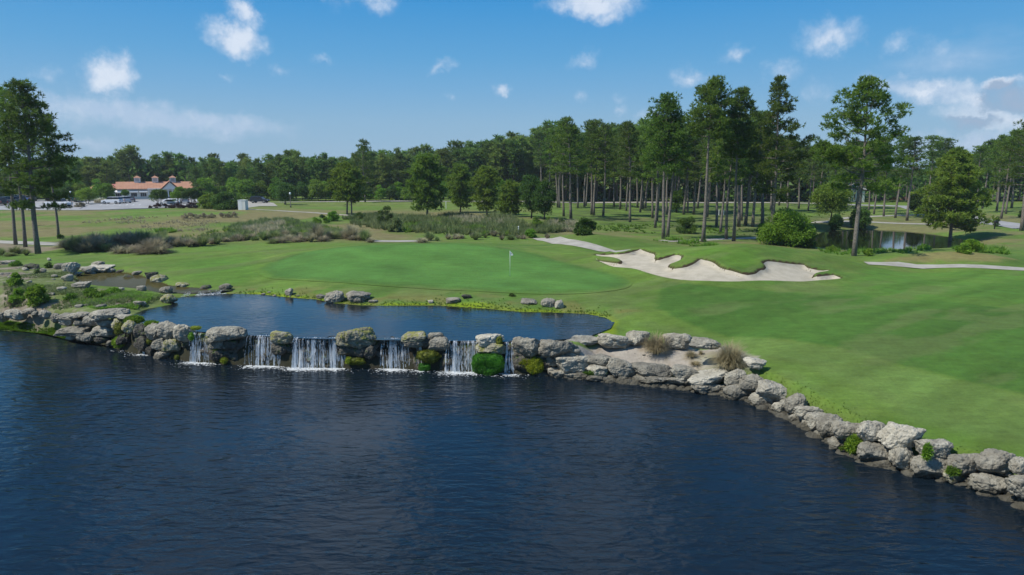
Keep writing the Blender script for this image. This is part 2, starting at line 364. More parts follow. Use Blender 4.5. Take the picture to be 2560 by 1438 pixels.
def kern(a, b):
    d2 = ((a[:, None, :] - b[None]) ** 2).sum(-1); return np.sqrt(d2 + 1.5)
Kw = kern(Q, Q); n_ = len(Q)
zm = cw[:, 2].mean()
wts = np.linalg.solve(Kw + np.eye(n_) * -0.12, cw[:, 2] - zm)
def land(x, y):
    x = np.asarray(x, float).ravel(); y = np.asarray(y, float).ravel(); out = np.empty(len(x))
    for i in range(0, len(x), 20000):
        q = wq(x[i:i + 20000], y[i:i + 20000]); out[i:i + 20000] = kern(q, Q) @ wts + zm
    return np.clip(out, -1.5, 3.5)
_g = {}
def on_land(px, py, fn):           # first hit of a pixel ray on a height function
    d = ray(px, py); t = np.concatenate([np.arange(14, 60, .08), 60 * 1.0016 ** np.arange(0, 1100)])
    h = fn(d[0] * t, d[1] * t); z = CH + d[2] * t; k = np.argmax(z < h)
    if z[k] >= h[k]: k = len(t) - 1
    if k > 0:
        a, b = z[k - 1] - h[k - 1], h[k] - z[k]; tt = t[k - 1] + (t[k] - t[k - 1]) * a / (a + b + 1e-9)
    else: tt = t[k]
    return d[0] * tt, d[1] * tt

bunker_px = [(1482, 638), (1519, 636.5), (1562, 634), (1587, 627), (1605, 624), (1625, 630), (1642, 635), (1639, 647.5), (1666, 642), (1681, 637.5), (1696, 636), (1708, 638), (1705, 649),
    (1687, 657), (1672, 661.5), (1681, 668), (1712, 665), (1731, 657), (1747, 647), (1769, 648), (1787, 654), (1806, 668), (1837, 676), (1862, 684), (1884, 682), (1897, 672), (1908, 671),
    (1912, 664), (1903, 657), (1912, 651), (1931, 651), (1978, 657), (2009, 660), (2025, 669), (2050, 673), (2078, 675), (2072, 679), (2044, 683), (2034, 690), (2066, 687), (2087, 687), (2111, 697.5),
    (2087, 701), (2041, 704), (1994, 706), (1931, 704), (1894, 704), (1837, 707), (1775, 706), (1712, 704), (1666, 697), (1625, 685), (1587, 671), (1550, 668), (1531, 666), (1503, 655),
    (1484, 648), (1520, 652), (1553, 655), (1551, 649), (1531, 644), (1497, 643)]
# the land without the bunker is sampled first, so that the bunker's outline can be laid on it
BUNK = np.array([on_land(x, y, land) for x, y in bunker_px])
def subdivide(P, n=2):
    for _ in range(n):           # Chaikin corner cutting
        Q_ = np.empty((len(P) * 2, 2)); R_ = np.roll(P, -1, 0); Q_[0::2] = .78 * P + .22 * R_; Q_[1::2] = .22 * P + .78 * R_; P = Q_
    return P
BUNK = subdivide(BUNK, 1)

ys = [2.0, 6.0, 10.0, 13.0]; y = 15.0
while y < 1500:
    ys.append(y)
    y += .25 if y < 22 else .13 if y < 56 else .2 if y < 72 else max(.3, y * .006) if y < 400 else y * .06
ys = np.array(ys)
us = np.concatenate([-np.geomspace(6, .86, 26), np.arange(-.84, .8401, .0032), np.geomspace(.86, 6, 26)])
GX = us[None] * ys[:, None]; GY = np.repeat(ys[:, None], len(us), 1)
def carve(x, y, Z):
    sp = sdf(POND, x, y); ws = .9 + .9 * vnoise(P3(x * .4, y * .4), 3)
    Z = np.where(sp > 0, PZ + (Z - PZ) * sstep(sp, -.15, ws), PZ - .12 - np.clip(-sp * .5, 0, 1))
    so = sdf(POOL, x, y)
    Z = np.where(so > 0, SZ + (Z - SZ) * sstep(so, -.1, .8), SZ - .1 - np.clip(-so * .5, 0, .6))
    sr = sdf(RPOND, x, y)
    Z = np.where(sr > 0, RZ + (Z - RZ) * sstep(sr, -.3, 5), RZ - .2 - np.clip(-sr * .3, 0, 1))
    dam = (sp > 0) & (sp < 1.4)
    sl = sdf(LAKE, x, y)
    # between pond and lake the ground is the wet rock sill of the dam
    zone = sstep(y, 30, 33) * (1 - sstep(x, 3.5, 5.0)) * sstep(x, -27, -25)
    Z = np.where((sl > 0) & (sl < 2.0) & (sp > 0), Z * (1 - zone) + zone * (PZ - .10), Z)
    gent = sstep(-x, 34, 37); wl = 1.15 + 2.6 * gent + 1.8 * np.exp(-((x - 7.5) / 3.0) ** 2) * (y > 30) - .45 * zone; w0 = -.05 + .5 * (1 - gent) * (1 - zone)
    Z = np.where(sl > 0, LZ + (Z - LZ) * sstep(sl, w0, wl), LZ - .15 - np.clip(-sl * .6, 0, 2.2))
    return Z
gx, gy = GX.ravel(), GY.ravel()
GZ = land(gx, gy)
far = sstep(gy, 60, 140)
GZ += (fbm(P3(gx * .05, gy * .05), 5, 3) - .5) * (.48 + .2 * far) + (fbm(P3(gx * .35, gy * .35), 9, 3) - .5) * .07
GZ = carve(gx, gy, GZ)
near = (gy > 50) & (gy < 85)
sb = np.full(len(gx), 99.0); sb[near] = sdf(BUNK, gx[near], gy[near])
GZ = GZ - .34 * sstep(-sb, .0, .32) + .10 * np.exp(-((sb - .25) / .35) ** 2)
GZ = GZ.reshape(GX.shape)
def Zt(x, y):                       # exact height of the ground sheet
    x = np.asarray(x, float); y = np.maximum(np.asarray(y, float), 2.01); u = x / y
    i = np.clip(np.searchsorted(ys, y) - 1, 0, len(ys) - 2); j = np.clip(np.searchsorted(us, u) - 1, 0, len(us) - 2)
    fy = (y - ys[i]) / (ys[i + 1] - ys[i]); fx = np.clip((u - us[j]) / (us[j + 1] - us[j]), 0, 1)
    return (GZ[i, j] * (1 - fx) + GZ[i, j + 1] * fx) * (1 - fy) + (GZ[i + 1, j] * (1 - fx) + GZ[i + 1, j + 1] * fx) * fy
def G(px, py):                      # ground point seen at a pixel
    x, y = on_land(px, py, Zt); return x, y, float(Zt(x, y))
def PX(pts): return np.array([G(x, y)[:2] for x, y in pts])

# ---- what covers the ground, as surface colour (grass kinds, sand, soil, painted grove shade)
def mixc(C, m, c): return C * (1 - m[:, None]) + np.array(c)[None] * m[:, None]
n1 = fbm(P3(gx * .09, gy * .09), 21, 4); n2 = fbm(P3(gx * .5, gy * .5), 31, 4); n3 = fbm(P3(gx * 2.2, gy * 2.2), 41, 3)
C = np.tile(np.array([.105, .185, .030]), (len(gx), 1))
C = mixc(C, sstep(n1, .42, .62), (.085, .165, .028))
C = mixc(C, sstep(n2, .5, .75) * .5, (.14, .195, .045))
def zone(px, soft, rough=1.0, seed=1):
    P = PX(px); lo, hi = P.min(0) - 12, P.max(0) + 12
    s = np.full(len(gx), 99.0); k = (gx > lo[0]) & (gx < hi[0]) & (gy > lo[1]) & (gy < hi[1])
    s[k] = sdf(P, gx[k], gy[k]) + (fbm(P3(gx[k] * .6 / rough, gy[k] * .6 / rough), seed, 3) - .5) * 2.2 * rough
    return 1 - sstep(s, -soft, soft)
behind = sstep(gy, 78, 92)
leftf = 1 - sstep(gx / gy, -.05, .10)
C = mixc(C, behind * sstep(n1, .35, .6) * .75 * (.35 + .65 * leftf), (.165, .165, .055))       # unwatered rough: olive brown
C = mixc(C, behind * sstep(n1 + n2 * .5, .62, .9) * .6, (.20, .17, .085))
C = mixc(C, sstep(gy, 135, 165) * (1 - sstep(gy, 300, 320)) * .7, (.115, .19, .032))
C = mixc(C, zone([(1350, 500), (1350, 545), (1640, 590), (1900, 600), (2060, 560), (2060, 505)], 4, 3, 3) * sstep(n2, .4, .6) * .9, (.07, .11, .028))  # grove floor: straw and grass, darkened to paint in shade under the pines
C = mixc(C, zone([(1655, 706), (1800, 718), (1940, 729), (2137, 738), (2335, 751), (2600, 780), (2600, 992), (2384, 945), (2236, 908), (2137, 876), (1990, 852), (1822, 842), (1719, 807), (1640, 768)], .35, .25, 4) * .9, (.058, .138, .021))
C = mixc(C, zone([(1560, 800), (1700, 820), (1822, 846), (1990, 856), (2137, 880), (2236, 912), (2384, 949), (2600, 996), (2600, 1150), (2300, 1060), (2000, 980), (1900, 900), (1700, 845)], .5, .3, 17) * .5, (.12, .195, .05))
C = mixc(C, zone([(2180, 668), (2600, 678), (2600, 775), (2200, 750), (2000, 735), (2140, 705)], .8, .5, 5) * .6, (.075, .185, .025))
C = mixc(C, zone([(460, 650), (620, 640), (660, 690), (600, 715), (470, 700)], 1.5, .6, 6) * .6, (.07, .17, .02))
C = mixc(C, zone([(1690, 650), (1760, 622), (1890, 625), (1900, 665), (1860, 676), (1800, 650)], .8, .5, 8) * .6, (.09, .20, .02))
C = mixc(C, zone([(2210, 655), (2290, 635), (2420, 630), (2540, 648), (2480, 655), (2350, 652)], .8, .5, 9) * .8, (.21, .18, .075))
slo = sdf(LAKE, gx, gy); spo = sdf(POND, gx, gy); spl = sdf(POOL, gx, gy)
bank = zone([(-150, 660), (20, 655), (70, 668), (130, 672), (195, 684), (200, 722), (330, 726), (380, 735), (428, 748), (350, 782), (318, 800), (150, 840), (-150, 800)], .5, .5, 10)
C = mixc(C, bank, (.205, .18, .13))
C = mixc(C, bank * sstep(n2, .37, .50), (.11, .15, .045))
C = mixc(C, bank * sstep(n3 * .5 + n1 * .5, .5, .6) * .6, (.29, .26, .20))
C = mixc(C, zone([(60, 745), (380, 735), (420, 755), (330, 785), (180, 775)], .6, .6, 11) * sstep(n2, .4, .6) * .75, (.12, .17, .04))
terr = zone([(1400, 895), (1440, 868), (1520, 858), (1640, 860), (1800, 866), (1900, 890), (1885, 925), (1790, 935), (1620, 930), (1440, 912)], .25, .3, 12)
C = mixc(C, terr, (.36, .335, .275)); C = mixc(C, terr * sstep(n3, .5, .7) * .6, (.20, .165, .11))
rim = (slo > 0) * (1 - sstep(slo + (n2 - .5) * 1.0, .6, 1.05)) * sstep(gx, 8, 11)
C = mixc(C, rim, (.13, .105, .06)); C = mixc(C, rim * sstep(n3, .5, .6) * .7, (.26, .22, .14))
band = np.exp(-((slo - 2.2 - (n2 - .5) * 2) / .9) ** 2) * sstep(gx, 9, 12)
C = mixc(C, band * .4, (.10, .20, .02))
pb = (spo > 0) * (1 - sstep(spo + (n2 - .5) * 1.2, .25, .7)) * (gy > 40) * (gx > -21)
C = mixc(C, pb * .9, (.19, .27, .012))
C = mixc(C, (spo > 0) * (1 - sstep(spo, 1.5, 3.2)) * sstep(n2, .5, .62) * (gy > 44) * (gx > -24) * .6, (.16, .15, .05))
C = mixc(C, zone([(-50, 600), (60, 613), (160, 620), (100, 632), (-50, 632)], .7, .6, 14) * .85, (.23, .19, .14))
C = mixc(C, (slo < .02) * 1.0, (.035, .028, .014)); C = mixc(C, (spo < .05) * 1.0, (.04, .035, .02)); C = mixc(C, (spl < .1) * 1.0, (.06, .05, .02))
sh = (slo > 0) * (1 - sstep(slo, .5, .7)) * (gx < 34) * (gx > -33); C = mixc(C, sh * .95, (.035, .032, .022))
shal = zone([(1500, 950), (1720, 958), (1700, 972), (1600, 962), (1500, 952)], .3, .3, 15) * (slo > -1); C = mixc(C, shal, (.20, .17, .10))
C = mixc(C, (sb < .0) * 1.0 * (sb > -.6), (.055, .042, .022))
gf = (n3 - .5)
ca_, sa_ = math.cos(-.62), math.sin(-.62); rx_, ry_ = gx * ca_ - gy * sa_, gx * sa_ + gy * ca_
strk = fbm(P3(rx_ * .05, ry_ * .42), 71, 4) - .5; strk2 = fbm(P3(rx_ * .12, ry_ * 1.1), 75, 3) - .5
grassy = (C[:, 1] > C[:, 0] * 1.25) * 1.0
C = C * (1 + (gf * .28 + strk * .5 * grassy + strk2 * .32 * grassy)[:, None]) * np.array([.97, .92, .93])
C = mixc(C, grassy * sstep(fbm(P3(rx_ * .16, ry_ * .5), 81, 4), .54, .68) * (gy < 75) * .4, (.135, .165, .055))
nr, nc = GX.shape
idx = np.arange(nr * nc).reshape(nr, nc)
quadsI = np.stack([idx[:-1, :-1], idx[:-1, 1:], idx[1:, 1:], idx[1:, :-1]], -1).reshape(-1, 4)
def ground_build(t, b, m):
    at_ = t.new('ShaderNodeAttribute', attribute_name='cover'); ge = t.new('ShaderNodeNewGeometry')
    n = t.noise(ge.outputs['Position'], 6, 6, .7); nn = t.noise(ge.outputs['Position'], 38, 3, .6); nb = t.noise(ge.outputs['Position'], .55, 5, .65)
    st_ = t.new('ShaderNodeMapping'); t.link(ge.outputs['Position'], st_.inputs[0]); st_.inputs['Rotation'].default_value = (0, 0, .5); st_.inputs['Scale'].default_value = (.5, 2.4, 1)
    ns = t.noise(st_.outputs[0], 1.2, 5, .65)
    v = t.math('ADD', t.math('ADD', t.math('MULTIPLY', n.outputs[0], .75), t.math('MULTIPLY', nn.outputs[0], .6)), t.math('ADD', t.math('MULTIPLY', nb.outputs[0], .55), t.math('MULTIPLY', ns.outputs[0], .65)))
    h = t.new('ShaderNodeHueSaturation'); t.link(at_.outputs['Color'], h.inputs['Color']); t.link(t.math('SUBTRACT', v, .27), h.inputs['Value'])
    t.link(t.math('ADD', t.math('MULTIPLY', nb.outputs[0], .03), .485), h.inputs['Hue'])
    t.link(h.outputs[0], b.inputs['Base Color']); b.inputs['Roughness'].default_value = .95; b.inputs['Specular IOR Level'].default_value = .15
    bp = t.new('ShaderNodeBump'); bp.inputs['Strength'].default_value = .6; bp.inputs['Distance'].default_value = .06
    t.link(t.math('ADD', n.outputs[0], nn.outputs[0]), bp.inputs['Height']); t.link(bp.outputs[0], b.inputs['Normal'])
M['ground'] = mat('ground cover', build=ground_build)
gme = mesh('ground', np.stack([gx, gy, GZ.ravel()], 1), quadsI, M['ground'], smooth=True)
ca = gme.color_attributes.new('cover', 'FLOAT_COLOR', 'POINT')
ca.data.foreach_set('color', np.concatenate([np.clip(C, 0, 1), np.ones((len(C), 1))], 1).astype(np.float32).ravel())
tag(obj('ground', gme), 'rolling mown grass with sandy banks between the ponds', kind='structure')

def drape(name, P, step, off, material, zfix=None, jitter=0, kind='structure'):
    P = np.asarray(P, float); pts = [Vector(p) for p in P]; n = len(pts)
    lo, hi = P.min(0), P.max(0)
    xs, yy = np.meshgrid(np.arange(lo[0], hi[0], step), np.arange(lo[1], hi[1], step)); xs = xs.ravel(); yy = yy.ravel()
    s = sdf(P, xs, yy); k = s < -step * .35
    allp = pts + [Vector((a, b)) for a, b in zip(xs[k], yy[k])]
    vs, es, fs, *_ = geometry.delaunay_2d_cdt(allp, [(i, (i + 1) % n) for i in range(n)], [], 1, 1e-5)
    v = np.array([(q.x, q.y) for q in vs]); z = np.full(len(v), zfix) if zfix is not None else Zt(v[:, 0], v[:, 1]) + off
    T = np.array([f for f in fs if len(f) == 3])
    me = mesh(name, np.column_stack([v, z]), T, material, smooth=True)
    a = v[T[:, 0]]; b = v[T[:, 1]]; c = v[T[:, 2]]
    if ((b[:, 0] - a[:, 0]) * (c[:, 1] - a[:, 1]) - (b[:, 1] - a[:, 1]) * (c[:, 0] - a[:, 0])).sum() < 0: me.flip_normals()
    o = obj(name, me); tag(o, kind=kind); return o
def strip(pts, width):               # a path centre line in pixels -> outline on the ground
    c = PX(pts); d = []
    q = [c[0]]
    for i in range(len(c) - 1):
        m = max(2, int(np.linalg.norm(c[i + 1] - c[i]) / 2.5))
        for j in range(1, m + 1): q.append(c[i] + (c[i + 1] - c[i]) * j / m)
    q = np.array(q)
    for _ in range(3): q[1:-1] = (q[:-2] + q[2:] + 2 * q[1:-1]) / 4
    t = np.gradient(q, axis=0); t /= np.linalg.norm(t, axis=1)[:, None] + 1e-9; nrm = np.stack([-t[:, 1], t[:, 0]], 1)
    return np.vstack([q + nrm * width / 2, (q - nrm * width / 2)[::-1]])

# ---- water
def water_build(scale, strength, deep, bias=1.0, ang=0.0):
    def f(t, b, m):
        ge = t.new('ShaderNodeNewGeometry')
        mp = t.new('ShaderNodeMapping'); t.link(ge.outputs['Position'], mp.inputs[0]); mp.inputs['Scale'].default_value = (.48, 1.25, 1); mp.inputs['Rotation'].default_value = (0, 0, ang)
        a = t.noise(mp.outputs[0], scale, 1.6, .5, .4)
        mp2 = t.new('ShaderNodeMapping'); t.link(ge.outputs['Position'], mp2.inputs[0]); mp2.inputs['Scale'].default_value = (.6, 1.5, 1); mp2.inputs['Rotation'].default_value = (0, 0, ang + .35)
        c = t.noise(mp2.outputs[0], scale * 2.7, 3, .55, .2)
        big = t.noise(ge.outputs['Position'], .11, 3, .5)
        amp = t.math('ADD', t.math('MULTIPLY', t.ramp(big.outputs[0], .35, .65), .9), .35)
        h = t.math('MULTIPLY', t.math('ADD', a.outputs[0], t.math('MULTIPLY', c.outputs[0], .24)), amp)
        bp = t.new('ShaderNodeBump'); bp.inputs['Strength'].default_value = 1; bp.inputs['Distance'].default_value = strength
        t.link(h, bp.inputs['Height']); t.link(bp.outputs[0], b.inputs['Normal'])
        b.inputs['Base Color'].default_value = (*deep, 1); b.inputs['Roughness'].default_value = .04; b.inputs['IOR'].default_value = 1.33
    return f
M['lake'] = mat('lake water', build=water_build(2.2, .105, (.0055, .011, .017), ang=.06))
M['pond'] = mat('pond water', build=water_build(3.0, .03, (.008, .012, .015)))
M['pool'] = mat('pool water', spec=.12, build=water_build(3.0, .006, (.060, .052, .018)))
M['pool'].node_tree.nodes['Principled BSDF'].inputs['IOR'].default_value = 1.06
M['farpond'] = mat('far pond water', build=water_build(2.0, .003, (.008, .009, .005)))
lk = LAKE.copy(); cen = lk.mean(0)
def grow(P, d):
    P = np.asarray(P); a = np.roll(P, 1, 0); b = np.roll(P, -1, 0); t = b - a; t = t / (np.linalg.norm(t, axis=1)[:, None] + 1e-9); n = np.stack([t[:, 1], -t[:, 0]], 1)
    A = .5 * np.sum(P[:, 0] * b[:, 1] - b[:, 0] * P[:, 1]); return P + n * d * (1 if A > 0 else -1)
o = drape('lake_water', grow(LAKE, .5), 30, 0, M['lake'], zfix=LZ); tag(o, 'dark blue rippled lake below the rock dam', 'water')
o = drape('pond_water', grow(POND, .22), 20, 0, M['pond'], zfix=PZ); tag(o, 'blue upper pond held by the rock dam', 'water')
o = drape('pool_water', grow(POOL, .12), 20, 0, M['pool'], zfix=SZ); tag(o, 'small brown pool among rocks above the pond', 'water')
o = drape('far_pond_water', grow(RPOND, 1.0), 40, 0, M['farpond'], zfix=RZ); tag(o, 'still dark pond beyond the bunker mound', 'water')

# ---- putting green, bunker sand, paths, roads, parking
def mown(c1, c2):
    def f(t, b, m):
        ge = t.new('ShaderNodeNewGeometry'); mp = t.new('ShaderNodeMapping'); t.link(ge.outputs['Position'], mp.inputs[0]); mp.inputs['Rotation'].default_value = (0, 0, .9)
        wv = t.new('ShaderNodeTexWave'); wv.inputs['Scale'].default_value = .18; wv.inputs['Distortion'].default_value = 1.2; wv.inputs['Detail'].default_value = 3; t.link(mp.outputs[0], wv.inputs[0])
        n = t.noise(ge.outputs['Position'], .35, 5, .6); nn = t.noise(ge.outputs['Position'], 9, 4, .6)
        f_ = t.math('ADD', t.math('MULTIPLY', wv.outputs['Fac'], .07), t.math('ADD', t.math('MULTIPLY', n.outputs[0], .6), t.math('MULTIPLY', nn.outputs[0], .25)))
        t.link(t.mix(t.ramp(f_, .3, .75), c1, c2), b.inputs['Base Color']); b.inputs['Roughness'].default_value = .9; b.inputs['Specular IOR Level'].default_value = .15
    return f
M['green'] = mat('putting green', build=mown((.072, .185, .034), (.105, .245, .055)))
M['sand'] = mat('bunker sand', build=simple((.34, .30, .22), (.44, .39, .295), 1.1, .9, 5))
M['path'] = mat('concrete path', build=simple((.27, .25, .205), (.37, .345, .295), .8, .2, 12))
M['asphalt'] = mat('pale asphalt', build=simple((.24, .235, .23), (.33, .325, .315), .3, .15, 8))
M['paint'] = mat('white marking paint', (.7, .7, .68), .6)
GREENP = subdivide(PX([(690, 688), (676, 672), (700, 652), (760, 634), (830, 622), (900, 616), (1000, 612.5), (1100, 611), (1180, 614), (1250, 622), (1310, 634), (1380, 655), (1450, 672), (1520, 690), (1545, 704),
    (1535, 717), (1480, 724), (1380, 727), (1250, 723), (1100, 715), (960, 706), (850, 697), (760, 692)]), 2)
pg = drape('putting_green', grow(GREENP, 1.2), .6, .03, M['ground'])
gv = np.empty(len(pg.data.vertices) * 3, np.float32); pg.data.vertices.foreach_get('co', gv); gv = gv.reshape(-1, 3)
sg = sdf(GREENP, gv[:, 0], gv[:, 1]) + (fbm(P3(gv[:, 0] * .4, gv[:, 1] * .4), 6, 3) - .5) * 1.2
jj = np.clip(np.searchsorted(us, gv[:, 0] / gv[:, 1]), 0, len(us) - 1); ii = np.clip(np.searchsorted(ys, gv[:, 1]), 0, len(ys) - 1)
Cg = C.reshape(GX.shape + (3,))[ii, jj]
band_ = .5 + .5 * np.tanh(3 * np.sin((gv[:, 0] * .75 + gv[:, 1] * 1.15) * .9 + 1.5 * fbm(P3(gv[:, 0] * .06, gv[:, 1] * .06), 8, 2)))
tone = (1 + (band_ - .5) * .07 + (fbm(P3(gv[:, 0] * .3, gv[:, 1] * .3), 14, 4) - .5) * .5)[:, None]
inner = np.array([.078, .178, .034])[None] * tone; coll = np.array([.070, .150, .028])[None] * tone
k1 = (1 - sstep(sg, -.35, .15))[:, None]; k2 = (1 - sstep(sg, .3, 1.1))[:, None]
Cg = Cg * (1 - k2) + coll * k2; Cg = Cg * (1 - k1) + inner * k1
pa = pg.data.color_attributes.new('cover', 'FLOAT_COLOR', 'POINT'); pa.data.foreach_set('color', np.concatenate([Cg, np.ones((len(Cg), 1))], 1).astype(np.float32).ravel())
SANDP = grow(BUNK, -.14)
drape('bunker_sand', SANDP, .25, .035, M['sand'])
PATHS = {'cart_path': [([(-60, 603), (40, 606), (120, 610), (190, 613), (260, 618)], 2.4), ([(925, 603), (990, 603.5), (1060, 603)], 2.6), ([(1350, 596), (1378, 602), (1420, 609), (1480, 618), (1525, 626), (1565, 630)], 2.1),
    ([(1660, 603), (1720, 601), (1800, 599), (1884, 596), (1960, 590)], 2.2), ([(2165, 659), (2250, 662), (2350, 665), (2450, 669), (2620, 677)], 1.5), ([(2010, 557), (2060, 555), (2104, 552), (2167, 555), (2240, 558), (2330, 561)], 2.4),
    ([(2085, 549), (2130, 544), (2188, 541), (2257, 538), (2330, 537)], 2.4), ([(610, 523), (680, 526), (780, 532), (860, 538), (900, 541)], 1.6)]}
for pts, wd in PATHS['cart_path']: drape('cart_path', strip(pts, wd), 1.2, .035, M['path'])
drape('road', strip([(690, 506), (800, 505), (1000, 503), (1300, 504), (1600, 506), (1900, 507), (2060, 509)], 6.5), 4, .06, M['path'])
drape('road', strip([(2090, 511), (2180, 514), (2270, 516), (2327, 528), (2424, 546), (2483, 557), (2580, 572)], 5.5), 2, .06, M['asphalt'])
LOT = PX([(-80, 526), (60, 526), (250, 526), (350, 523), (420, 520), (505, 517), (520, 506), (590, 503), (600, 497), (520, 495), (300, 497), (180, 500), (60, 500), (-80, 500)])
drape('parking_lot', LOT, 6, .06, M['asphalt'])
drape('driveway', PX([(606, 522), (650, 516), (694, 516), (684, 508), (640, 501), (606, 503)]), 4, .07, M['path'])
# ------------------------------------------------------------------ vegetation builders
def blades(Cn, D, L, Wd, rng):
    """one triangle per leaf: base centre Cn, direction D, length L, base width Wd"""
    n = len(Cn); r = rng.normal(size=(n, 3)); s = np.cross(D, r); s /= np.linalg.norm(s, axis=1)[:, None] + 1e-9
    V = np.empty((n, 3, 3)); V[:, 0] = Cn - s * Wd[:, None] / 2; V[:, 1] = Cn + s * Wd[:, None] / 2; V[:, 2] = Cn + D * L[:, None]
    return V.reshape(-1, 3)
def tris(V): return np.arange(len(V)).reshape(-1, 3)
def unit(v): return v / (np.linalg.norm(v, axis=1)[:, None] + 1e-9)
def pine_me(seed, H, z0, R, nl, prof='round', pads=4, tuft=9, nb=6, r0=None, bl=.36, mat_=None, padr=.62, lean=.01, bwid=.085, low_limb=None, side=None):
    rng = np.random.default_rng(seed); rr = random.Random(seed); r0 = r0 or H * .0125
    tb = MB(); npt = 9; bend = rng.normal(size=2) * H * lean
    def axis(z): t = z / H; return np.array([bend[0] * t * t + .12 * math.sin(t * 6 + seed), bend[1] * t * t + .12 * math.cos(t * 5 + seed), z])
    tb.tube([axis(H * .98 * (i / npt)) - (np.array([0, 0, .3]) if i == 0 else 0) for i in range(npt + 1)], [r0 * (1.25 if i == 0 else 1.0) * (1 - .86 * (i / npt) ** 1.25) for i in range(npt + 1)], 9)
    PC = []; PR = []
    def limb(t, ph, L, up, nop=False):
        z = z0 + (H - z0) * t; p = axis(z); pts = [p]; m = 5; e = up
        for i in range(1, m + 1):
            d = np.array([math.cos(ph) * math.cos(e), math.sin(ph) * math.cos(e), math.sin(e)])
            p = p + d * L / m; pts.append(p); e += rng.uniform(-.10, .22); ph += rng.normal() * .12
        rb = r0 * .34 * (1 - .65 * t) * min(1, L / R + .35)
        tb.tube(pts, [max(.012, rb * (1 - .85 * i / m)) for i in range(m + 1)], 5, cap=False)
        k = max(1, int(round(pads * L / R + .3)))
        for j in range(k):
            s = 1 - .68 * (j / max(1, k)) * rng.uniform(.8, 1.1); q = s * m; i = min(m - 1, int(q)); c = pts[i] + (pts[i + 1] - pts[i]) * (q - i)
            off = rng.normal(size=3) * np.array([.5, .5, .18]) * padr * (1.5 if j else .2); off[2] = abs(off[2])
            c2 = c + off
            if j: tb.tube([c, (c + c2) / 2 + np.array([0, 0, .05]), c2], [.02, .015, .01], 3, cap=False)
            PC.append(c2); PR.append(padr * rng.uniform(.7, 1.2) * (.75 + .25 * s))
    for k in range(nl):
        t = ((k + rng.uniform(.1, .9)) / nl) ** .9
        if prof == 'round': f = (.62 + .38 * math.sin(math.pi * min(1, t * .9 + .2))) * max(.0, 1 - t ** 3.2) ** .6
        elif prof == 'flat': f = (.55 + .45 * t) * max(0, 1 - t ** 6) ** .5
        elif prof == 'cone': f = (1 - t) ** .8 * .93 + .07
        else: f = (.75 + .25 * math.sin(math.pi * t)) * max(0, 1 - t ** 4) ** .5
        f *= rng.uniform(.62, 1.12); ph = k * 2.39996 + rng.normal() * .25
        if side is not None: f *= 1 + side[1] * math.cos(ph - side[0])
        up = -.05 + 1.05 * t ** 1.3 + rng.normal() * .1 if prof != 'cone' else .25 + .5 * t
        limb(min(t, .97), ph, max(.35, R * f), up)
    for _ in range(rr.randint(3, 7)):         # dead stubs under the crown
        zz = z0 * rr.uniform(.6, 1.02); a = rr.uniform(0, 6.28); L_ = rr.uniform(.4, 1.5); p = axis(zz); d = np.array([math.cos(a), math.sin(a), rr.uniform(-.15, .35)])
        tb.tube([p, p + d * L_ * .5, p + d * L_ + np.array([0, 0, -.1 * L_])], [.035, .025, .01], 4, cap=False)
    if low_limb:
        for (zz, ph, L, up) in low_limb: limb((zz - z0) / (H - z0), ph, L, up)
    PC.append(axis(H)); PR.append(padr * .9)
    PC = np.array(PC); PR = np.array(PR); n = len(PC)
    # tufts inside every pad, mostly along its upper side
    tc = np.repeat(np.arange(n), tuft); u = unit(rng.normal(size=(len(tc), 3))); rad = rng.uniform(.25, 1, len(tc)) ** .6
    off = u * rad[:, None] * PR[tc][:, None]; off[:, 2] *= .55
    T = PC[tc] + off
    bc = np.repeat(np.arange(len(T)), nb); D = unit(unit(off)[bc] * .8 + np.array([0, 0, .35]) + rng.normal(size=(len(bc), 3)) * .75)
    V = blades(T[bc] + rng.normal(size=(len(bc), 3)) * .04, D, bl * rng.uniform(.7, 1.25, len(bc)), bwid * rng.uniform(.7, 1.3, len(bc)), rng)
    return tb.me('trunk', M['bark'], True), mesh('crown', V, tris(V), mat_ or M['needle'])
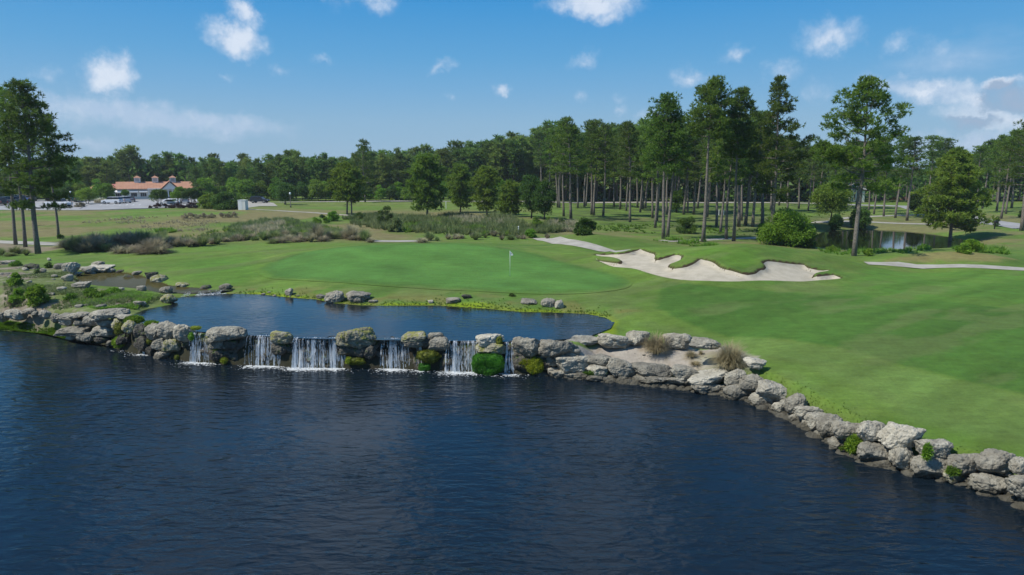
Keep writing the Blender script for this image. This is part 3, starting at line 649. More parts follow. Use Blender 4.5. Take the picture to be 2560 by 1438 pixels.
def leafy_me(seed, H, z0, R, nblob, nleaf, ls=.22, mat_=None, shape='ball', trunks=1, trunk_mat=None, spread=.3, r0=None, blobr=.42):
    rng = np.random.default_rng(seed); tb = MB(); r0 = r0 or max(.03, H * .018)
    B = []; BR = []
    hh = (H - z0)
    for k in range(nblob):
        for _ in range(50):
            p = rng.uniform(-1, 1, 3)
            if shape == 'cone':
                if math.hypot(p[0], p[1]) < (1 - (p[2] + 1) / 2) ** .75 * .95 + .05: break
            elif shape == 'dome':
                if p[2] > -.95 and math.hypot(p[0], p[1], (p[2] + 1) / 2) < 1: break
            elif np.linalg.norm(p) < 1: break
        if shape != 'cone': 
            q = unit(p[None])[0] if shape == 'ball' else p; p = p * .35 + q * .65 * rng.uniform(.75, 1.0)
        rb = R * blobr * rng.uniform(.55, 1.15)
        B.append((p[0] * (R - rb * .6), p[1] * (R - rb * .6), z0 + hh * (p[2] + 1) / 2 * .93)); BR.append(rb)
    B = np.array(B); BR = np.array(BR)
    for t in range(trunks):
        a = 2 * math.pi * t / max(1, trunks) + seed; sx_ = spread * R * (trunks > 1)
        base = np.array([math.cos(a) * .12 * (trunks > 1), math.sin(a) * .12 * (trunks > 1), -.15])
        topp = np.array([math.cos(a) * sx_, math.sin(a) * sx_, z0 + hh * .55])
        tb.tube([base, base * .5 + topp * .5 + rng.normal(size=3) * .05 * R, topp], [r0 * 1.1, r0 * .8, r0 * .35], 7)
        for k in range(5):
            j = rng.integers(nblob); s = rng.uniform(.35, .95); c = base + (topp - base) * s
            tb.tube([c, (c + B[j]) / 2 + np.array([0, 0, -.05 * R]), B[j]], [r0 * .4, r0 * .28, r0 * .1], 5, cap=False)
    w_ = BR ** 2; bi = rng.choice(nblob, nleaf, p=w_ / w_.sum()); u = unit(rng.normal(size=(nleaf, 3))); u[:, 2] = np.where(rng.random(nleaf) < .6, np.abs(u[:, 2]), u[:, 2])
    c = B[bi] + u * (BR[bi] * rng.uniform(.55, 1.08, nleaf))[:, None] * np.array([1, 1, .8])
    c[:, 2] = np.maximum(c[:, 2], .02)
    D = unit(u * .5 + rng.normal(size=(nleaf, 3)) * .8)
    V = blades(c, D, ls * rng.uniform(.7, 1.3, nleaf), ls * .62 * rng.uniform(.7, 1.3, nleaf), rng)
    return tb.me('trunk', trunk_mat or M['bark_dark'], True), mesh('crown', V, tris(V), mat_ or M['leaf'])
def tuft_geo(rng, n, R, H, wid=.02, droop=.9, seg=3, base=.12, tilt=.75):
    """arching grass blades from one crown, each a tapering strip"""
    a = rng.uniform(0, 2 * np.pi, n); b = rng.uniform(0, 1, n) ** .5 * base * R; L = H * rng.uniform(.65, 1.15, n); e = np.pi / 2 - rng.uniform(0, 1, n) ** 1.0 * tilt
    p = np.stack([np.cos(a) * b, np.sin(a) * b, np.zeros(n)], 1); a2 = a + rng.normal(size=n) * .35
    side = np.stack([-np.sin(a2), np.cos(a2), np.zeros(n)], 1); V = []
    hs = (R / max(.01, math.sin(tilt) * H))
    for i in range(seg + 1):
        wd = wid * (1 - i / seg) ** .7 * .5 + .001; V.append(p - side * wd); V.append(p + side * wd)
        d = np.stack([np.cos(a2) * np.cos(e) * min(1.6, hs), np.sin(a2) * np.cos(e) * min(1.6, hs), np.sin(e)], 1); p = p + d * (L / seg)[:, None]; e = e - droop * rng.uniform(.3, 1.0, n) * (i + 1) / seg
    V = np.stack(V, 1); V[:, :, 2] = np.maximum(V[:, :, 2], -.02); m = 2 * (seg + 1); o = (np.arange(n) * m)[:, None]
    Q_ = np.concatenate([np.stack([o[:, 0] + 2 * i, o[:, 0] + 2 * i + 1, o[:, 0] + 2 * i + 3, o[:, 0] + 2 * i + 2], 1) for i in range(seg)])
    return V.reshape(-1, 3), Q_

# ------------------------------------------------------------------ rocks
def ico(sub):
    bm = bmesh.new(); bmesh.ops.create_icosphere(bm, subdivisions=sub, radius=1)
    V = np.array([v.co[:] for v in bm.verts]); T = np.array([[v.index for v in f.verts] for f in bm.faces]); bm.free(); return V, T
IV, IT = ico(5); IV4, IT4 = ico(3)
def rock_me(seed, V0=IV, T0=IT, slab=0.0):
    rng = np.random.default_rng(seed); d = V0.copy()
    pw = rng.uniform(2.4, 4.5); p = d / (np.abs(d) ** pw).sum(1)[:, None] ** (1 / pw)
    s = rng.uniform(-50, 50, 3)
    p *= (1 + .42 * (fbm(d * 1.1 + s, 1, 2) - .5))[:, None]
    for _ in range(5):               # broken facets
        n = unit(rng.normal(size=(1, 3)))[0]; h = rng.uniform(.62, .86); q = p @ n; over = np.maximum(q - h, 0); p -= n[None] * (over * .8)[:, None]
    dz_ = d * np.array([1, 1, .5]); rd = np.abs(fbm(dz_ * 2.6 + s, 2, 4) - .5) * 2; p *= (1 - .15 * (1 - rd) ** 5)[:, None]                  # creases
    p *= (1 + .14 * (fbm(dz_ * 4 + s, 3, 3) - .5) + .13 * (fbm(dz_ * 13 + s, 4, 3) - .5))[:, None]
    z = p[:, 2] * 3.2 + fbm(d * 1.5 + s, 7, 2) * 2; p[:, :2] *= (1 - .006 * (np.sin(z * 2.1) > .7))[:, None]       # bedding ledges
    pit = np.clip(vnoise(d * 9 + s, 8) - .68, 0, 1); p *= (1 - .16 * pit)[:, None]
    lo, hi = p.min(0), p.max(0); p = (p - (lo + hi) / 2) / ((hi - lo) / 2)
    return mesh('rock', p, T0, M['rock'], smooth=True)
ROCKS = [rock_me(100 + i) for i in range(14)]
RSMALL = [rock_me(300 + i, IV4, IT4) for i in range(5)]
_rk = random.Random(5)
def rock(center, w, h, d, label, kind='rock', group=None, small=False, rot=None, cat='rock', name='rock', tilt=0.0):
    o = obj(name, _rk.choice(RSMALL if small else ROCKS)); o.location = center
    o.scale = (w / 2, d / 2, h / 2)
    # the mesh may be turned upside down or end for end so that stones differ; the size given stays
    o.rotation_euler = (_rk.choice((0, math.pi)) + tilt * .5 + _rk.uniform(-.08, .08), _rk.uniform(-.1, .1) + tilt, _rk.choice((0, math.pi)) + _rk.uniform(-.25, .25))
    o.material_slots[0].link = 'OBJECT'; o.material_slots[0].material = M[kind]
    return tag(o, label, cat, group)

lake_cam = LAKE_S; _fx = (lake_cam[:, 0] / lake_cam[:, 1])
def foot_y(px, py=900):             # depth of the lake edge in the direction of a pixel column
    d = ray(px, py); u = d[0] / d[1]; u = min(max(u, _fx[0]), _fx[-1]); return float(np.interp(u, _fx, lake_cam[:, 1]))
def wrock(px, py, wpx, hpx, off, label, kind='rock', group='stones of the lakeside walls', dep=.85, tilt=0.0):
    if px > 1700: off = .15 + (off - .1) * .5
    y = foot_y(px, py) + off; x, _, z = at_y(px, py, y); m = y / F * 1.02
    w_, h_ = wpx * m * 1.17, hpx * m * 1.08
    return rock((x, y, z - .03), w_, h_, max(h_ * dep, .55 * w_), label, kind, group, tilt=tilt)
def grock(px, py, wpx, hpx, label, kind='rock', group='stones around the ponds', small=True, sink=.18):
    x, y, z = G(px, py + hpx / 2); m = y / F * 1.02; w_, h_ = wpx * m * 1.0, hpx * m * 1.0
    return rock((x, y + w_ * .25, z + h_ * (.5 - sink)), w_, h_, w_ * .75, label, kind, group, small)
# ------------------------------------------------------------------ the rock walls, stone by stone: px, py, width, height (photo pixels), depth behind the water's edge
R_ = [
 # west end of the lake wall
 (5, 792, 22, 26, .5, 'rounded grey stone at the edge of the picture above bright shore grass'),
 (38, 787, 50, 27, .5, 'big grey boulder on the sandy bank above bright shore grass'),
 (75, 777, 36, 15, .8, 'pale low stone beside the big grey boulder on the sandy bank'),
 (90, 783, 22, 12, .6, 'small flat stone in front of the pale low stone on the bank'),
 (112, 786, 28, 23, .4, 'grey round stone among weeds, second before the stacked corner wall'),
 (139, 794, 21, 24, .3, 'grey upright stone beside the stacked corner wall'),
 (175, 791, 58, 15, .75, 'flat grey cap stone at the west top of the stacked corner wall'),
 (205, 787, 62, 16, .8, 'long flat cap stone between two others on the stacked corner wall'),
 (168, 804, 36, 20, .5, 'grey stone under the west cap stone of the corner wall'),
 (208, 784, 34, 12, 1.1, 'narrow stone behind the cap stones of the corner wall'),
 (230, 801, 40, 25, .5, 'jutting stone in the middle of the stacked corner wall'),
 (273, 784, 82, 25, .6, 'broad flat cap stone over the east half of the corner wall', 'rock'),
 (309, 792, 36, 14, .6, 'small grey cap stone before the mossy spill of the corner wall'),
 (265, 806, 40, 18, .4, 'grey block under the broad cap stone of the corner wall'),
 (200, 806, 26, 14, .45, 'small block between two larger blocks of the corner wall'),
 (184, 826, 78, 21, .25, 'long pale slab low in the stacked corner wall'),
 (213, 843, 42, 24, .1, 'pale rounded foot stone of the corner wall at the waterline'),
 (182, 842, 28, 15, .1, 'small pale foot stone beside the rounded one at the waterline'),
 (257, 828, 52, 26, .2, 'flat faced grey block in the east half of the corner wall'),
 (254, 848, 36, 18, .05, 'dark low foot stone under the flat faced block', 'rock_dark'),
 (275, 857, 24, 13, -.05, 'tiny pale stone at the waterline east of the corner wall'),
 (296, 810, 30, 30, .3, 'mossy stone where the corner wall meets the first trickle', 'rock_moss'),
 (325, 817, 40, 34, .3, 'brown mossy boulder beside the first trickle', 'rock_moss'),
 (355, 827, 42, 38, .45, 'wet black boulder behind the second thin fall', 'rock_dark'),
 (360, 857, 38, 38, .25, 'wet black foot boulder under the second thin fall', 'rock_dark'),
 (312, 845, 36, 40, .35, 'wet black stone beside the bright moss clump', 'rock_dark'),
 (388, 829, 36, 42, .25, 'grey rounded stone joined to the big cap boulder above the pale foot stone', 'rock'),
 (422, 823, 56, 42, .3, 'big grey cap boulder above the pair of round stones', 'rock'),
 (463, 831, 50, 44, .45, 'grey cap boulder with a mossy overhanging tip beside the third fall', 'rock'),
 (402, 858, 42, 30, .15, 'round grey stone, western of the pair under the big cap boulder'),
 (430, 862, 42, 34, .1, 'round brown stone, eastern of the pair under the big cap boulder', 'rock_moss'),
 (408, 887, 44, 20, -.05, 'pale stone lying at the waterline under the round pair', 'rock_light'),
 (380, 875, 30, 40, .3, 'wet black stone between the second fall and the round pair', 'rock_dark'),
 (566, 834, 90, 38, .3, 'large grey overhanging boulder between the third and fourth falls', 'rock'),
 (546, 858, 44, 24, .2, 'grey stone tucked under the large overhanging boulder'),
 (530, 850, 30, 30, .35, 'grey brown stone beside the third fall', 'rock_moss'),
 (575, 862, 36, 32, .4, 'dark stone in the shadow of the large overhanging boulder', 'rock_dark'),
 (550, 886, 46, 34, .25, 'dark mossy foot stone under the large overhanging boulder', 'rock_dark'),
 (706, 842, 56, 32, .35, 'tan cap boulder between the fourth and fifth falls', 'rock_moss'),
 (697, 866, 38, 38, .35, 'brown stone under the tan cap boulder', 'rock_dark'),
 (866, 848, 52, 42, .3, 'olive tan boulder, western of the high pair at mid dam', 'rock_moss'),
 (903, 843, 68, 46, .35, 'olive tan boulder, eastern and taller of the high pair at mid dam', 'rock_moss'),
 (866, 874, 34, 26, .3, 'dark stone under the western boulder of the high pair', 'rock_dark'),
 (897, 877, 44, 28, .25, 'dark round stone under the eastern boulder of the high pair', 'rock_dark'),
 (924, 878, 34, 40, .3, 'brown stone beside the sixth fall', 'rock_dark'),
 (1036, 842, 56, 26, .3, 'yellowish capped boulder with a thin trickle below', 'rock_moss'),
 (1034, 857, 46, 22, .25, 'grey underside stone above the thin trickle', 'rock'),
 (1090, 838, 36, 16, .6, 'small grey stone perched behind the round one beside the seventh fall'),
 (1099, 858, 50, 34, .3, 'round grey boulder beside the seventh fall'),
 (1068, 858, 26, 34, .45, 'dark stone between the yellowish boulder and the round grey one', 'rock_dark'),
 (1226, 849, 64, 30, .35, 'cream topped boulder above the bright green moss block', 'rock_light'),
 (1230, 869, 72, 32, .25, 'mossy lower stone between cream boulder and green moss block', 'rock_moss'),
 (1317, 866, 70, 50, .2, 'big pale grey boulder beside the narrow last fall', 'rock'),
 (1388, 869, 80, 46, .25, 'big grey boulder east of the pale one in the dam crest', 'rock'),
 (1300, 905, 44, 44, .3, 'wet dark stone behind the yellow green fern', 'rock_dark'), (1350, 905, 50, 44, .45, 'dark stone in the gap under the two big dam boulders', 'rock_dark'),
 (1385, 898, 42, 30, .3, 'shadowed grey stone below the gap of the dam'),
 # upper row behind the sand terrace
 (1456, 853, 88, 27, 2.6, 'long low grey stone in the back row, first west of the sand terrace'),
 (1538, 851, 78, 34, 2.8, 'grey stone in the back row above the terrace, second from the west'),
 (1597, 844, 56, 34, 3.2, 'pale stone in the back row just west of the tall straw tussock'),
 (1694, 850, 64, 36, 3.3, 'pale stone in the back row just east of the tall straw tussock'),
 (1762, 858, 70, 26, 3.2, 'flat stone at the east end of the back row above the terrace'),
 (1888, 907, 50, 24, 2.0, 'flat pale stone in the grass beside the broad straw tussock', 'rock_light'),
 # front row under the sand terrace
 (1430, 907, 86, 44, .5, 'large pale boulder at the west end of the sand terrace', 'rock'),
 (1496, 901, 66, 30, .8, 'grey stone in the front row, second east of the dark gap'),
 (1498, 925, 52, 28, .35, 'pale stone under the second front row stone of the terrace'),
 (1553, 921, 72, 48, .7, 'tilted grey boulder in the middle of the front row', 'rock', .3),
 (1633, 924, 92, 30, .8, 'long flat stone in the front row of the terrace'),
 (1637, 947, 88, 18, .4, 'thin slab under the long flat stone of the terrace'),
 (1711, 930, 64, 34, .7, 'grey stone between the long flat one and the cream slab'),
 (1698, 950, 62, 20, .3, 'low pale stone at the waterline before the cream slab'),
 (1771, 944, 98, 38, .6, 'cream slab tilted over the waterline, brightest of the wall', 'rock_light', -.15),
 (1768, 968, 92, 24, .3, 'shadowed stone under the cream slab'),
 (1384, 928, 30, 24, .2, 'small grey foot stone next to the white foot stone'),
 (1405, 935, 60, 28, .15, 'white foot stone at the west corner of the terrace', 'rock_light'), (1432, 940, 44, 20, .1, 'grey foot stone below the large pale boulder'),
 (1492, 944, 50, 16, .1, 'small pale stone at the water with green weeds', 'rock_light'), (1445, 943, 22, 12, 0, 'tiny pale stone at the water below the large pale boulder', 'rock_light'),
 # east wall beside the fairway
 (1838, 943, 50, 46, .9, 'dark grey stone just east of the cream slab', 'rock'),
 (1880, 957, 56, 48, .95, 'grey stone two east of the cream slab, under the grass edge'),
 (1848, 979, 74, 38, .3, 'pale pitted stone below the two grey ones', 'rock_light'),
 (1908, 999, 62, 38, .35, 'pitted grey stone at the waterline below the oblong one'),
 (1930, 976, 70, 42, .9, 'oblong light stone under the grass edge', 'rock_light', .25),
 (1953, 1017, 44, 28, .35, 'small grey stone low in the wall before the first bend'),
 (1988, 1006, 48, 52, .75, 'pale pointed stone at the first bend of the east wall', 'rock'),
 (1987, 1042, 34, 22, .1, 'yellowish small stone at the waterline of the first bend', 'rock_light'),
 (2022, 1028, 62, 32, .65, 'long stone after the first bend of the east wall'),
 (2044, 1050, 56, 44, .45, 'grey stone second after the first bend'),
 (2020, 1062, 34, 36, .2, 'foot stone with brown stain after the first bend', 'rock_light'),
 (2076, 1064, 62, 56, .6, 'blocky stone third after the first bend'),
 (2052, 1088, 30, 34, .15, 'narrow foot stone below the blocky one'),
 (2122, 1076, 74, 48, .7, 'pitted stone before the big ridged boulder'),
 (2178, 1080, 80, 56, .7, 'big ridged boulder on top of the east wall', 'rock'),
 (2103, 1108, 60, 34, .25, 'foot stone behind the leafy green weed'),
 (2190, 1130, 86, 48, .2, 'big grey foot stone east of the leafy green weed'),
 (2254, 1090, 94, 60, .65, 'largest white topped boulder of the east wall', 'rock_light'),
 (2260, 1142, 64, 56, .2, 'smooth square foot stone below the largest boulder'),
 (2334, 1120, 78, 46, .6, 'stone with a small sapling in front on the east wall'),
 (2326, 1167, 92, 58, .15, 'wide pale foot stone below the sapling', 'rock_light'),
 (2388, 1188, 60, 34, .1, 'low mossy foot stone near the corner of the wall', 'rock_moss'),
 (2422, 1157, 98, 56, .65, 'oval stone near the picture edge, upper course'),
 (2490, 1152, 90, 62, .75, 'pale oval stone at the picture edge, upper course', 'rock_light'),
 (2478, 1206, 92, 46, .1, 'rounded foot stone near the picture edge'),
 (2550, 1162, 46, 44, .6, 'grey stone cut by the picture edge, upper course'),
 (2556, 1212, 66, 56, .1, 'grey foot stone cut by the picture edge')]
for r in R_:
    k = r[6] if len(r) > 6 else 'rock'; wrock(*r[:6], kind=k, tilt=r[7] if len(r) > 7 else 0.0)
ORD = ['first', 'second', 'third', 'fourth', 'fifth', 'sixth', 'seventh']
for i in range(7):                    # the wall goes on past the frame towards the viewer
    for c in range(2):
        rock((17.6 + i * 1.15 + _rk.uniform(-.1, .1), 20.6 - i * 1.25, LZ + .3 + c * .62), 1.5, .78, 1.1, f'{ORD[i]} stone past the picture edge, {["lower", "upper"][c]} course of the east wall', 'rock', 'stones of the lakeside walls')
SR = [(147, 665, 28, 17, 'grey stone where the pool rocks begin'), (173, 668, 40, 30, 'big rough stone of the pool bank'), (212, 674, 36, 18, 'low stone between the rough one and the square one'),
 (241, 659, 34, 15, 'dark square stone on top of the pool bank'), (245, 671, 60, 16, 'long white stone on the pool bank', 'rock_light'), (187, 684, 28, 8, 'flat stone lying in the pool edge'),
 (163, 694, 28, 20, 'stone at the weedy end of the pool'), (200, 713, 42, 17, 'pale stone on the sand south of the pool', 'rock_light'), (322, 697, 28, 27, 'dark upright stone with pale top at the pool outlet', 'rock_dark'),
 (341, 683, 24, 15, 'small stone behind the dark upright one'), (375, 688, 30, 22, 'dark leaning slab at the pool outlet', 'rock_dark'), (394, 698, 42, 26, 'brown stone beside the leaning slab', 'rock_moss'),
 (333, 713, 15, 8, 'small stone in the shallow outlet'), (351, 720, 26, 15, 'round stone on the spit between pool and pond'), (412, 725, 32, 19, 'stone at the tip of the spit', 'rock'),
 (415, 746, 44, 24, 'big brown stone below the tip of the spit', 'rock_moss'), (344, 758, 34, 13, 'flat pale stone on the weedy slope'), (107, 676, 16, 13, 'white small stone beside a shrub', 'rock_light'),
 (75, 666, 40, 14, 'dark flat stone on the sandy slope', 'rock_dark'), (121, 648, 11, 9, 'lone white stone on the grass below the tall pines', 'rock_light'), (452, 713, 36, 12, 'flat stone at the stream bend', 'rock_moss'),
 (511, 719, 28, 14, 'dark stone above the little rapid', 'rock_dark'), (562, 717, 34, 18, 'rough pale stone on the pond bank near the rapid'), (15, 656, 40, 10, 'flat grey stone at the picture edge'),
 (721, 729, 20, 20, 'lone grey stone on the green bank of the pond'), (834, 740, 52, 34, 'dark grey boulder, western of the pair in the pond edge', 'rock'), (891, 742, 66, 30, 'dark grey boulder, eastern of the pair in the pond edge', 'rock'),
 (802, 741, 24, 12, 'low tan stone beside the boulder pair'), (932, 753, 24, 8, 'flat tan stone east of the boulder pair'), (1076, 754, 14, 10, 'small white stone in the mid pond bank', 'rock_light'),
 (1131, 751, 42, 16, 'cracked low stone in the mid pond bank'), (1165, 741, 26, 12, 'dark stone up the bank above the cracked one', 'rock_dark'), (1322, 754, 44, 14, 'flat cracked stone near the east end of the pond'),
 (1371, 756, 38, 24, 'round boulder near the east end of the pond', 'rock'), (1398, 760, 24, 24, 'upright grey stone beside the round boulder')]
SR += [(60, 672, 18, 10, 'small broken stone on the slope by the dark flat stone'), (133, 690, 16, 9, 'small stone among weeds west of the pool'), (150, 722, 22, 11, 'broken stone on the sandy bank between weeds and pool'),
 (128, 735, 14, 8, 'little stone beside the tall bright weed bush'), (222, 742, 20, 10, 'low stone among the weeds south of the pool'), (300, 722, 16, 9, 'small stone at the south lip of the pool'), (268, 712, 18, 8, 'flat stone at the south edge of the pool'),
 (30, 700, 22, 10, 'half buried stone behind the first weed bush'), (70, 705, 14, 8, 'tiny stone between the two tall weed bushes'), (195, 765, 20, 9, 'small stone behind the corner wall'), (250, 765, 24, 10, 'half buried stone behind the broad cap stone'), (225, 683, 22, 12, 'small stone in front of the long white one'), (275, 676, 20, 12, 'round stone east of the long white one'), (300, 678, 26, 8, 'thin dark stone along the back edge of the pool', 'rock_dark')]
for r in SR: grock(*r[:5], kind=r[5] if len(r) > 5 else 'rock', small=r[2] < 30, sink=.12)
PB = random.Random(12)

# stone ledge behind the waterfalls: one rough wet face
def ledge():
    us_ = np.linspace((300 - 1280) / F, (1395 - 1280) / F, 520); V = []; nrow = 22
    fy = np.interp(us_ / cP * 1.0, _fx, lake_cam[:, 1])
    for k in range(nrow):
        t = k / (nrow - 1)
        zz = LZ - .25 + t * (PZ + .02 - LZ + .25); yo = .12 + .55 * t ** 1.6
        x = us_ * fy * 1.0; V.append(np.stack([x, fy + yo, np.full_like(x, zz)], 1))
    V = np.concatenate(V); s = V.copy(); s[:, 1] *= .5
    n_a = fbm(s * 1.6, 61, 4) - .5; n_b = np.floor(fbm(s * np.array([1.1, 1, 2.4]), 62, 2) * 7) / 7
    V[:, 1] += n_a * .8 - (n_b - .5) * .9; V[:, 2] += np.where(V[:, 2] > PZ - .2, (fbm(s * 2, 63, 3) - .62) * .25, 0)
    m = len(us_); idx_ = np.arange(nrow * m).reshape(nrow, m)
    Q_ = np.stack([idx_[:-1, :-1], idx_[:-1, 1:], idx_[1:, 1:], idx_[1:, :-1]], -1).reshape(-1, 4)
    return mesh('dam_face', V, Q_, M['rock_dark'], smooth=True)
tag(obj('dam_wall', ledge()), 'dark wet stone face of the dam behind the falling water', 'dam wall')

# ------------------------------------------------------------------ falling water
M['white_water'] = mat('falling water', (.80, .84, .86), .25)
def wb(t, b, m):
    b.inputs['Alpha'].default_value = .55
    tr = b.inputs.get('Transmission Weight'); tr.default_value = .15
M['white_water'] = mat('falling water', (.82, .86, .88), .3, build=wb)
M['foam'] = mat('foam', (.74, .77, .77), .6); M['foam'].node_tree.nodes['Principled BSDF'].inputs['Alpha'].default_value = .72
def sheetb(t, b, m):
    ge = t.new('ShaderNodeNewGeometry'); mp = t.new('ShaderNodeMapping'); t.link(ge.outputs['Position'], mp.inputs[0]); mp.inputs['Scale'].default_value = (9, 9, .8)
    n = t.noise(mp.outputs[0], 1.0, 6, .72, .3); mp2 = t.new('ShaderNodeMapping'); t.link(ge.outputs['Position'], mp2.inputs[0]); mp2.inputs['Scale'].default_value = (2.2, 2.2, .5)
    n2 = t.noise(mp2.outputs[0], 1.0, 3, .5); pz = t.new('ShaderNodeSeparateXYZ'); t.link(ge.outputs['Position'], pz.inputs[0])
    low = t.math('MULTIPLY', t.ramp(pz.outputs[2], -.3, -1.7), .10)
    a = t.ramp(t.math('ADD', t.math('ADD', t.math('MULTIPLY', n.outputs[0], .62), t.math('MULTIPLY', n2.outputs[0], .38)), low), .50, .66)
    t.link(t.math('MULTIPLY', a, .7), b.inputs['Alpha'])
M['sheet'] = mat('broken water sheet', (.82, .85, .86), .3, build=sheetb)
def fall(x0, x1, dens, label, ztop=PZ, bias=None, thin=1.0, sheet=1.0, seed=1):
    rng = np.random.default_rng(seed); xm = (x0 + x1) / 2; fy = foot_y(xm); m = fy / F
    wd = (x1 - x0) * m; xc = (xm - 1280) / F * fy; root = empty('waterfall', (xc, fy, LZ)); tag(root, label, 'waterfall', 'waterfalls over the dam')
    n = int(max(3, wd * 46 * dens)); kc = max(2, int(wd * 3.2)); cl = rng.uniform(-.5, .5, kc); cw_ = rng.uniform(.2, 1, kc) ** 1.5; cw_ /= cw_.sum(); V = []; T = []; c = 0
    H = ztop - LZ; foamc = []
    for i in range(n):
        q = (rng.uniform(-.5, .5) if rng.random() < .35 else np.clip(rng.choice(cl, p=cw_) + rng.normal() * .05 / max(wd, .4), -.5, .5)) if bias is None else np.clip(rng.normal(bias, .14) if rng.random() < .6 else rng.uniform(-.5, .5), -.5, .5)
        xx = q * wd + rng.normal() * .02; out = rng.uniform(.25, .55); y0 = .45 + rng.normal() * .05; wid0 = rng.uniform(.004, .019) * thin
        t0 = rng.choice([0, 0, rng.uniform(0, .7)]); t1 = rng.choice([1, 1, rng.uniform(.3, 1)]); sw = rng.normal() * .04 + q * .12; ph = rng.uniform(0, 6)
        ns = 12
        for j in range(ns):
            ta = t0 + (t1 - t0) * j / ns; tb_ = t0 + (t1 - t0) * (j + 1.02) / ns
            if rng.random() < .24: continue
            for (tt) in (ta, tb_):
                fx = math.sqrt(tt); z = H * (1 - tt ** 1.15) + .02; y = y0 - out * fx - (.1 if tt > .02 else 0)
                x = xx + sw * tt + .015 * math.sin(ph + tt * 9); wv = wid0 * (.6 + .9 * tt) * rng.uniform(.6, 1.3)
                V += [(x - wv, y, z), (x + wv, y + .01, z)]
            T.append((c, c + 1, c + 3, c + 2)); c += 4
        foamc.append((xx + sw, y0 - out - .1))
    nd = int(wd * 120 * dens)                # drops thrown off the sheet
    part('water_strands', mesh('water_strands', V, T, M['white_water']), root)
    D = np.stack([rng.uniform(-.55, .55, nd) * wd, .1 + rng.normal(size=nd) * .14, H * rng.uniform(0, 1, nd) ** 1.6], 1)
    Dv = blades(D, unit(rng.normal(size=(nd, 3)) * .4 + np.array([0, 0, 1])), rng.uniform(.015, .05, nd), rng.uniform(.012, .03, nd), rng)
    # broken translucent sheet behind the strands
    nx_, nz_ = max(6, int(wd * 16)), 12; hw = .5 if bias is None else .26; SV = []
    for j in range(nz_ + 1):
        tt = j / nz_
        for i in range(nx_ + 1):
            q = -hw + 2 * hw * i / nx_ + (0 if bias is None else bias); SV.append((q * wd * (1 + .1 * tt), .46 - .36 * math.sqrt(tt) + .07 * math.sin(i * 1.9 + seed) * tt + .04 * math.sin(i * .7 + j * .5), H * (1 - tt ** 1.15) + .015))
    SQ = [(j * (nx_ + 1) + i, j * (nx_ + 1) + i + 1, (j + 1) * (nx_ + 1) + i + 1, (j + 1) * (nx_ + 1) + i) for j in range(nz_) for i in range(nx_)]
    part('water_sheet', mesh('water_sheet', SV, SQ, M['sheet'], smooth=True), root)
    part('spray', mesh('spray', Dv, tris(Dv), M['foam']), root)
    # foam on the lake, thick at the foot and broken further out
    nf = int(wd * 480 * dens + 40); fc = np.array(foamc); k = rng.integers(len(fc), size=nf)
    r = rng.exponential(.24, nf); a = rng.uniform(0, 2 * np.pi, nf)
    P = np.stack([fc[k, 0] + np.cos(a) * r * 2.0, fc[k, 1] + np.sin(a) * r * 1.25 - .12, np.full(nf, .012) + rng.uniform(0, .02, nf)], 1)
    sz = rng.uniform(.008, .042, nf) * (1.25 - np.clip(r, 0, .9)); ang = rng.uniform(0, 6.28, nf); FV = []
    for q in range(5):
        aa = ang + q * 1.2566; s2 = sz * rng.uniform(.6, 1.3, nf); FV.append(P + np.stack([np.cos(aa) * s2 * 1.8, np.sin(aa) * s2, rng.uniform(0, .012, nf)], 1))
    FV = np.stack(FV, 1).reshape(-1, 3); o_ = np.arange(nf)[:, None] * 5
    FT = np.concatenate([o_ + np.array([[0, 1, 2]]), o_ + np.array([[0, 2, 3]]), o_ + np.array([[0, 3, 4]])])
    part('foam', mesh('foam', FV, FT, M['foam']), root)
fall(284, 312, .35, 'faint trickle over moss at the west end of the dam', PZ - .5, seed=1, thin=.8)
fall(326, 362, .5, 'thin broken fall down a black boulder, west of the round stones', seed=2, thin=.8)
fall(452, 522, 1.0, 'lacy fall beside the mossy overhanging tip', seed=3, thin=.9)
fall(592, 684, .9, 'fall gathered into one bright spout, west of the tan cap boulder', bias=.08, seed=4, thin=.95)
fall(716, 846, 1.15, 'widest curtain of falling water in the dam', seed=5)
fall(941, 1013, 1.0, 'even comb of falling water east of the high boulder pair', seed=6, thin=.85)
fall(1036, 1046, .8, 'single thin trickle under the yellowish boulder', seed=7, thin=.5)
fall(1108, 1188, 1.5, 'thick white fall before the bright moss block', seed=8)
fall(1260, 1282, 1.4, 'narrow straight fall east of the bright moss block', seed=9)
# little rapid between pool stream and pond
def rapid():
    rng = np.random.default_rng(3); x, y, z = at(500, 737, .0); root = empty('rapid', (x, y, 0)); tag(root, 'low white rapid where the stream drops into the pond', 'rapid')
    n = 1500; P = np.stack([rng.uniform(-2.2, 1.9, n), rng.normal(size=n) * .18, np.zeros(n)], 1); P[:, 1] += P[:, 0] * .35 - .2; P[:, 2] = .04 + np.clip(P[:, 1] - P[:, 0] * .35 + .2, 0, .3) * .6 
    k = vnoise(P * np.array([2.5, 1, 1]) + 9, 3) > .5; P = P[k]; n = len(P)
    V = blades(P, unit(rng.normal(size=(n, 3)) * np.array([1, .5, .1])), rng.uniform(.04, .12, n), rng.uniform(.02, .05, n), rng)
    part('foam', mesh('foam', V, tris(V), M['foam']), root)
    MBx = MB(); 
    part('ledge', rock_me(77, IV4, IT4), root); l = KIDS[root.name][-1]; l.scale = (2.4, .55, .22); l.location = (-.1, .45, .02); l.rotation_euler = (0, 0, .3); l.material_slots[0].link = 'OBJECT'; l.material_slots[0].material = M['rock_dark']
rapid()

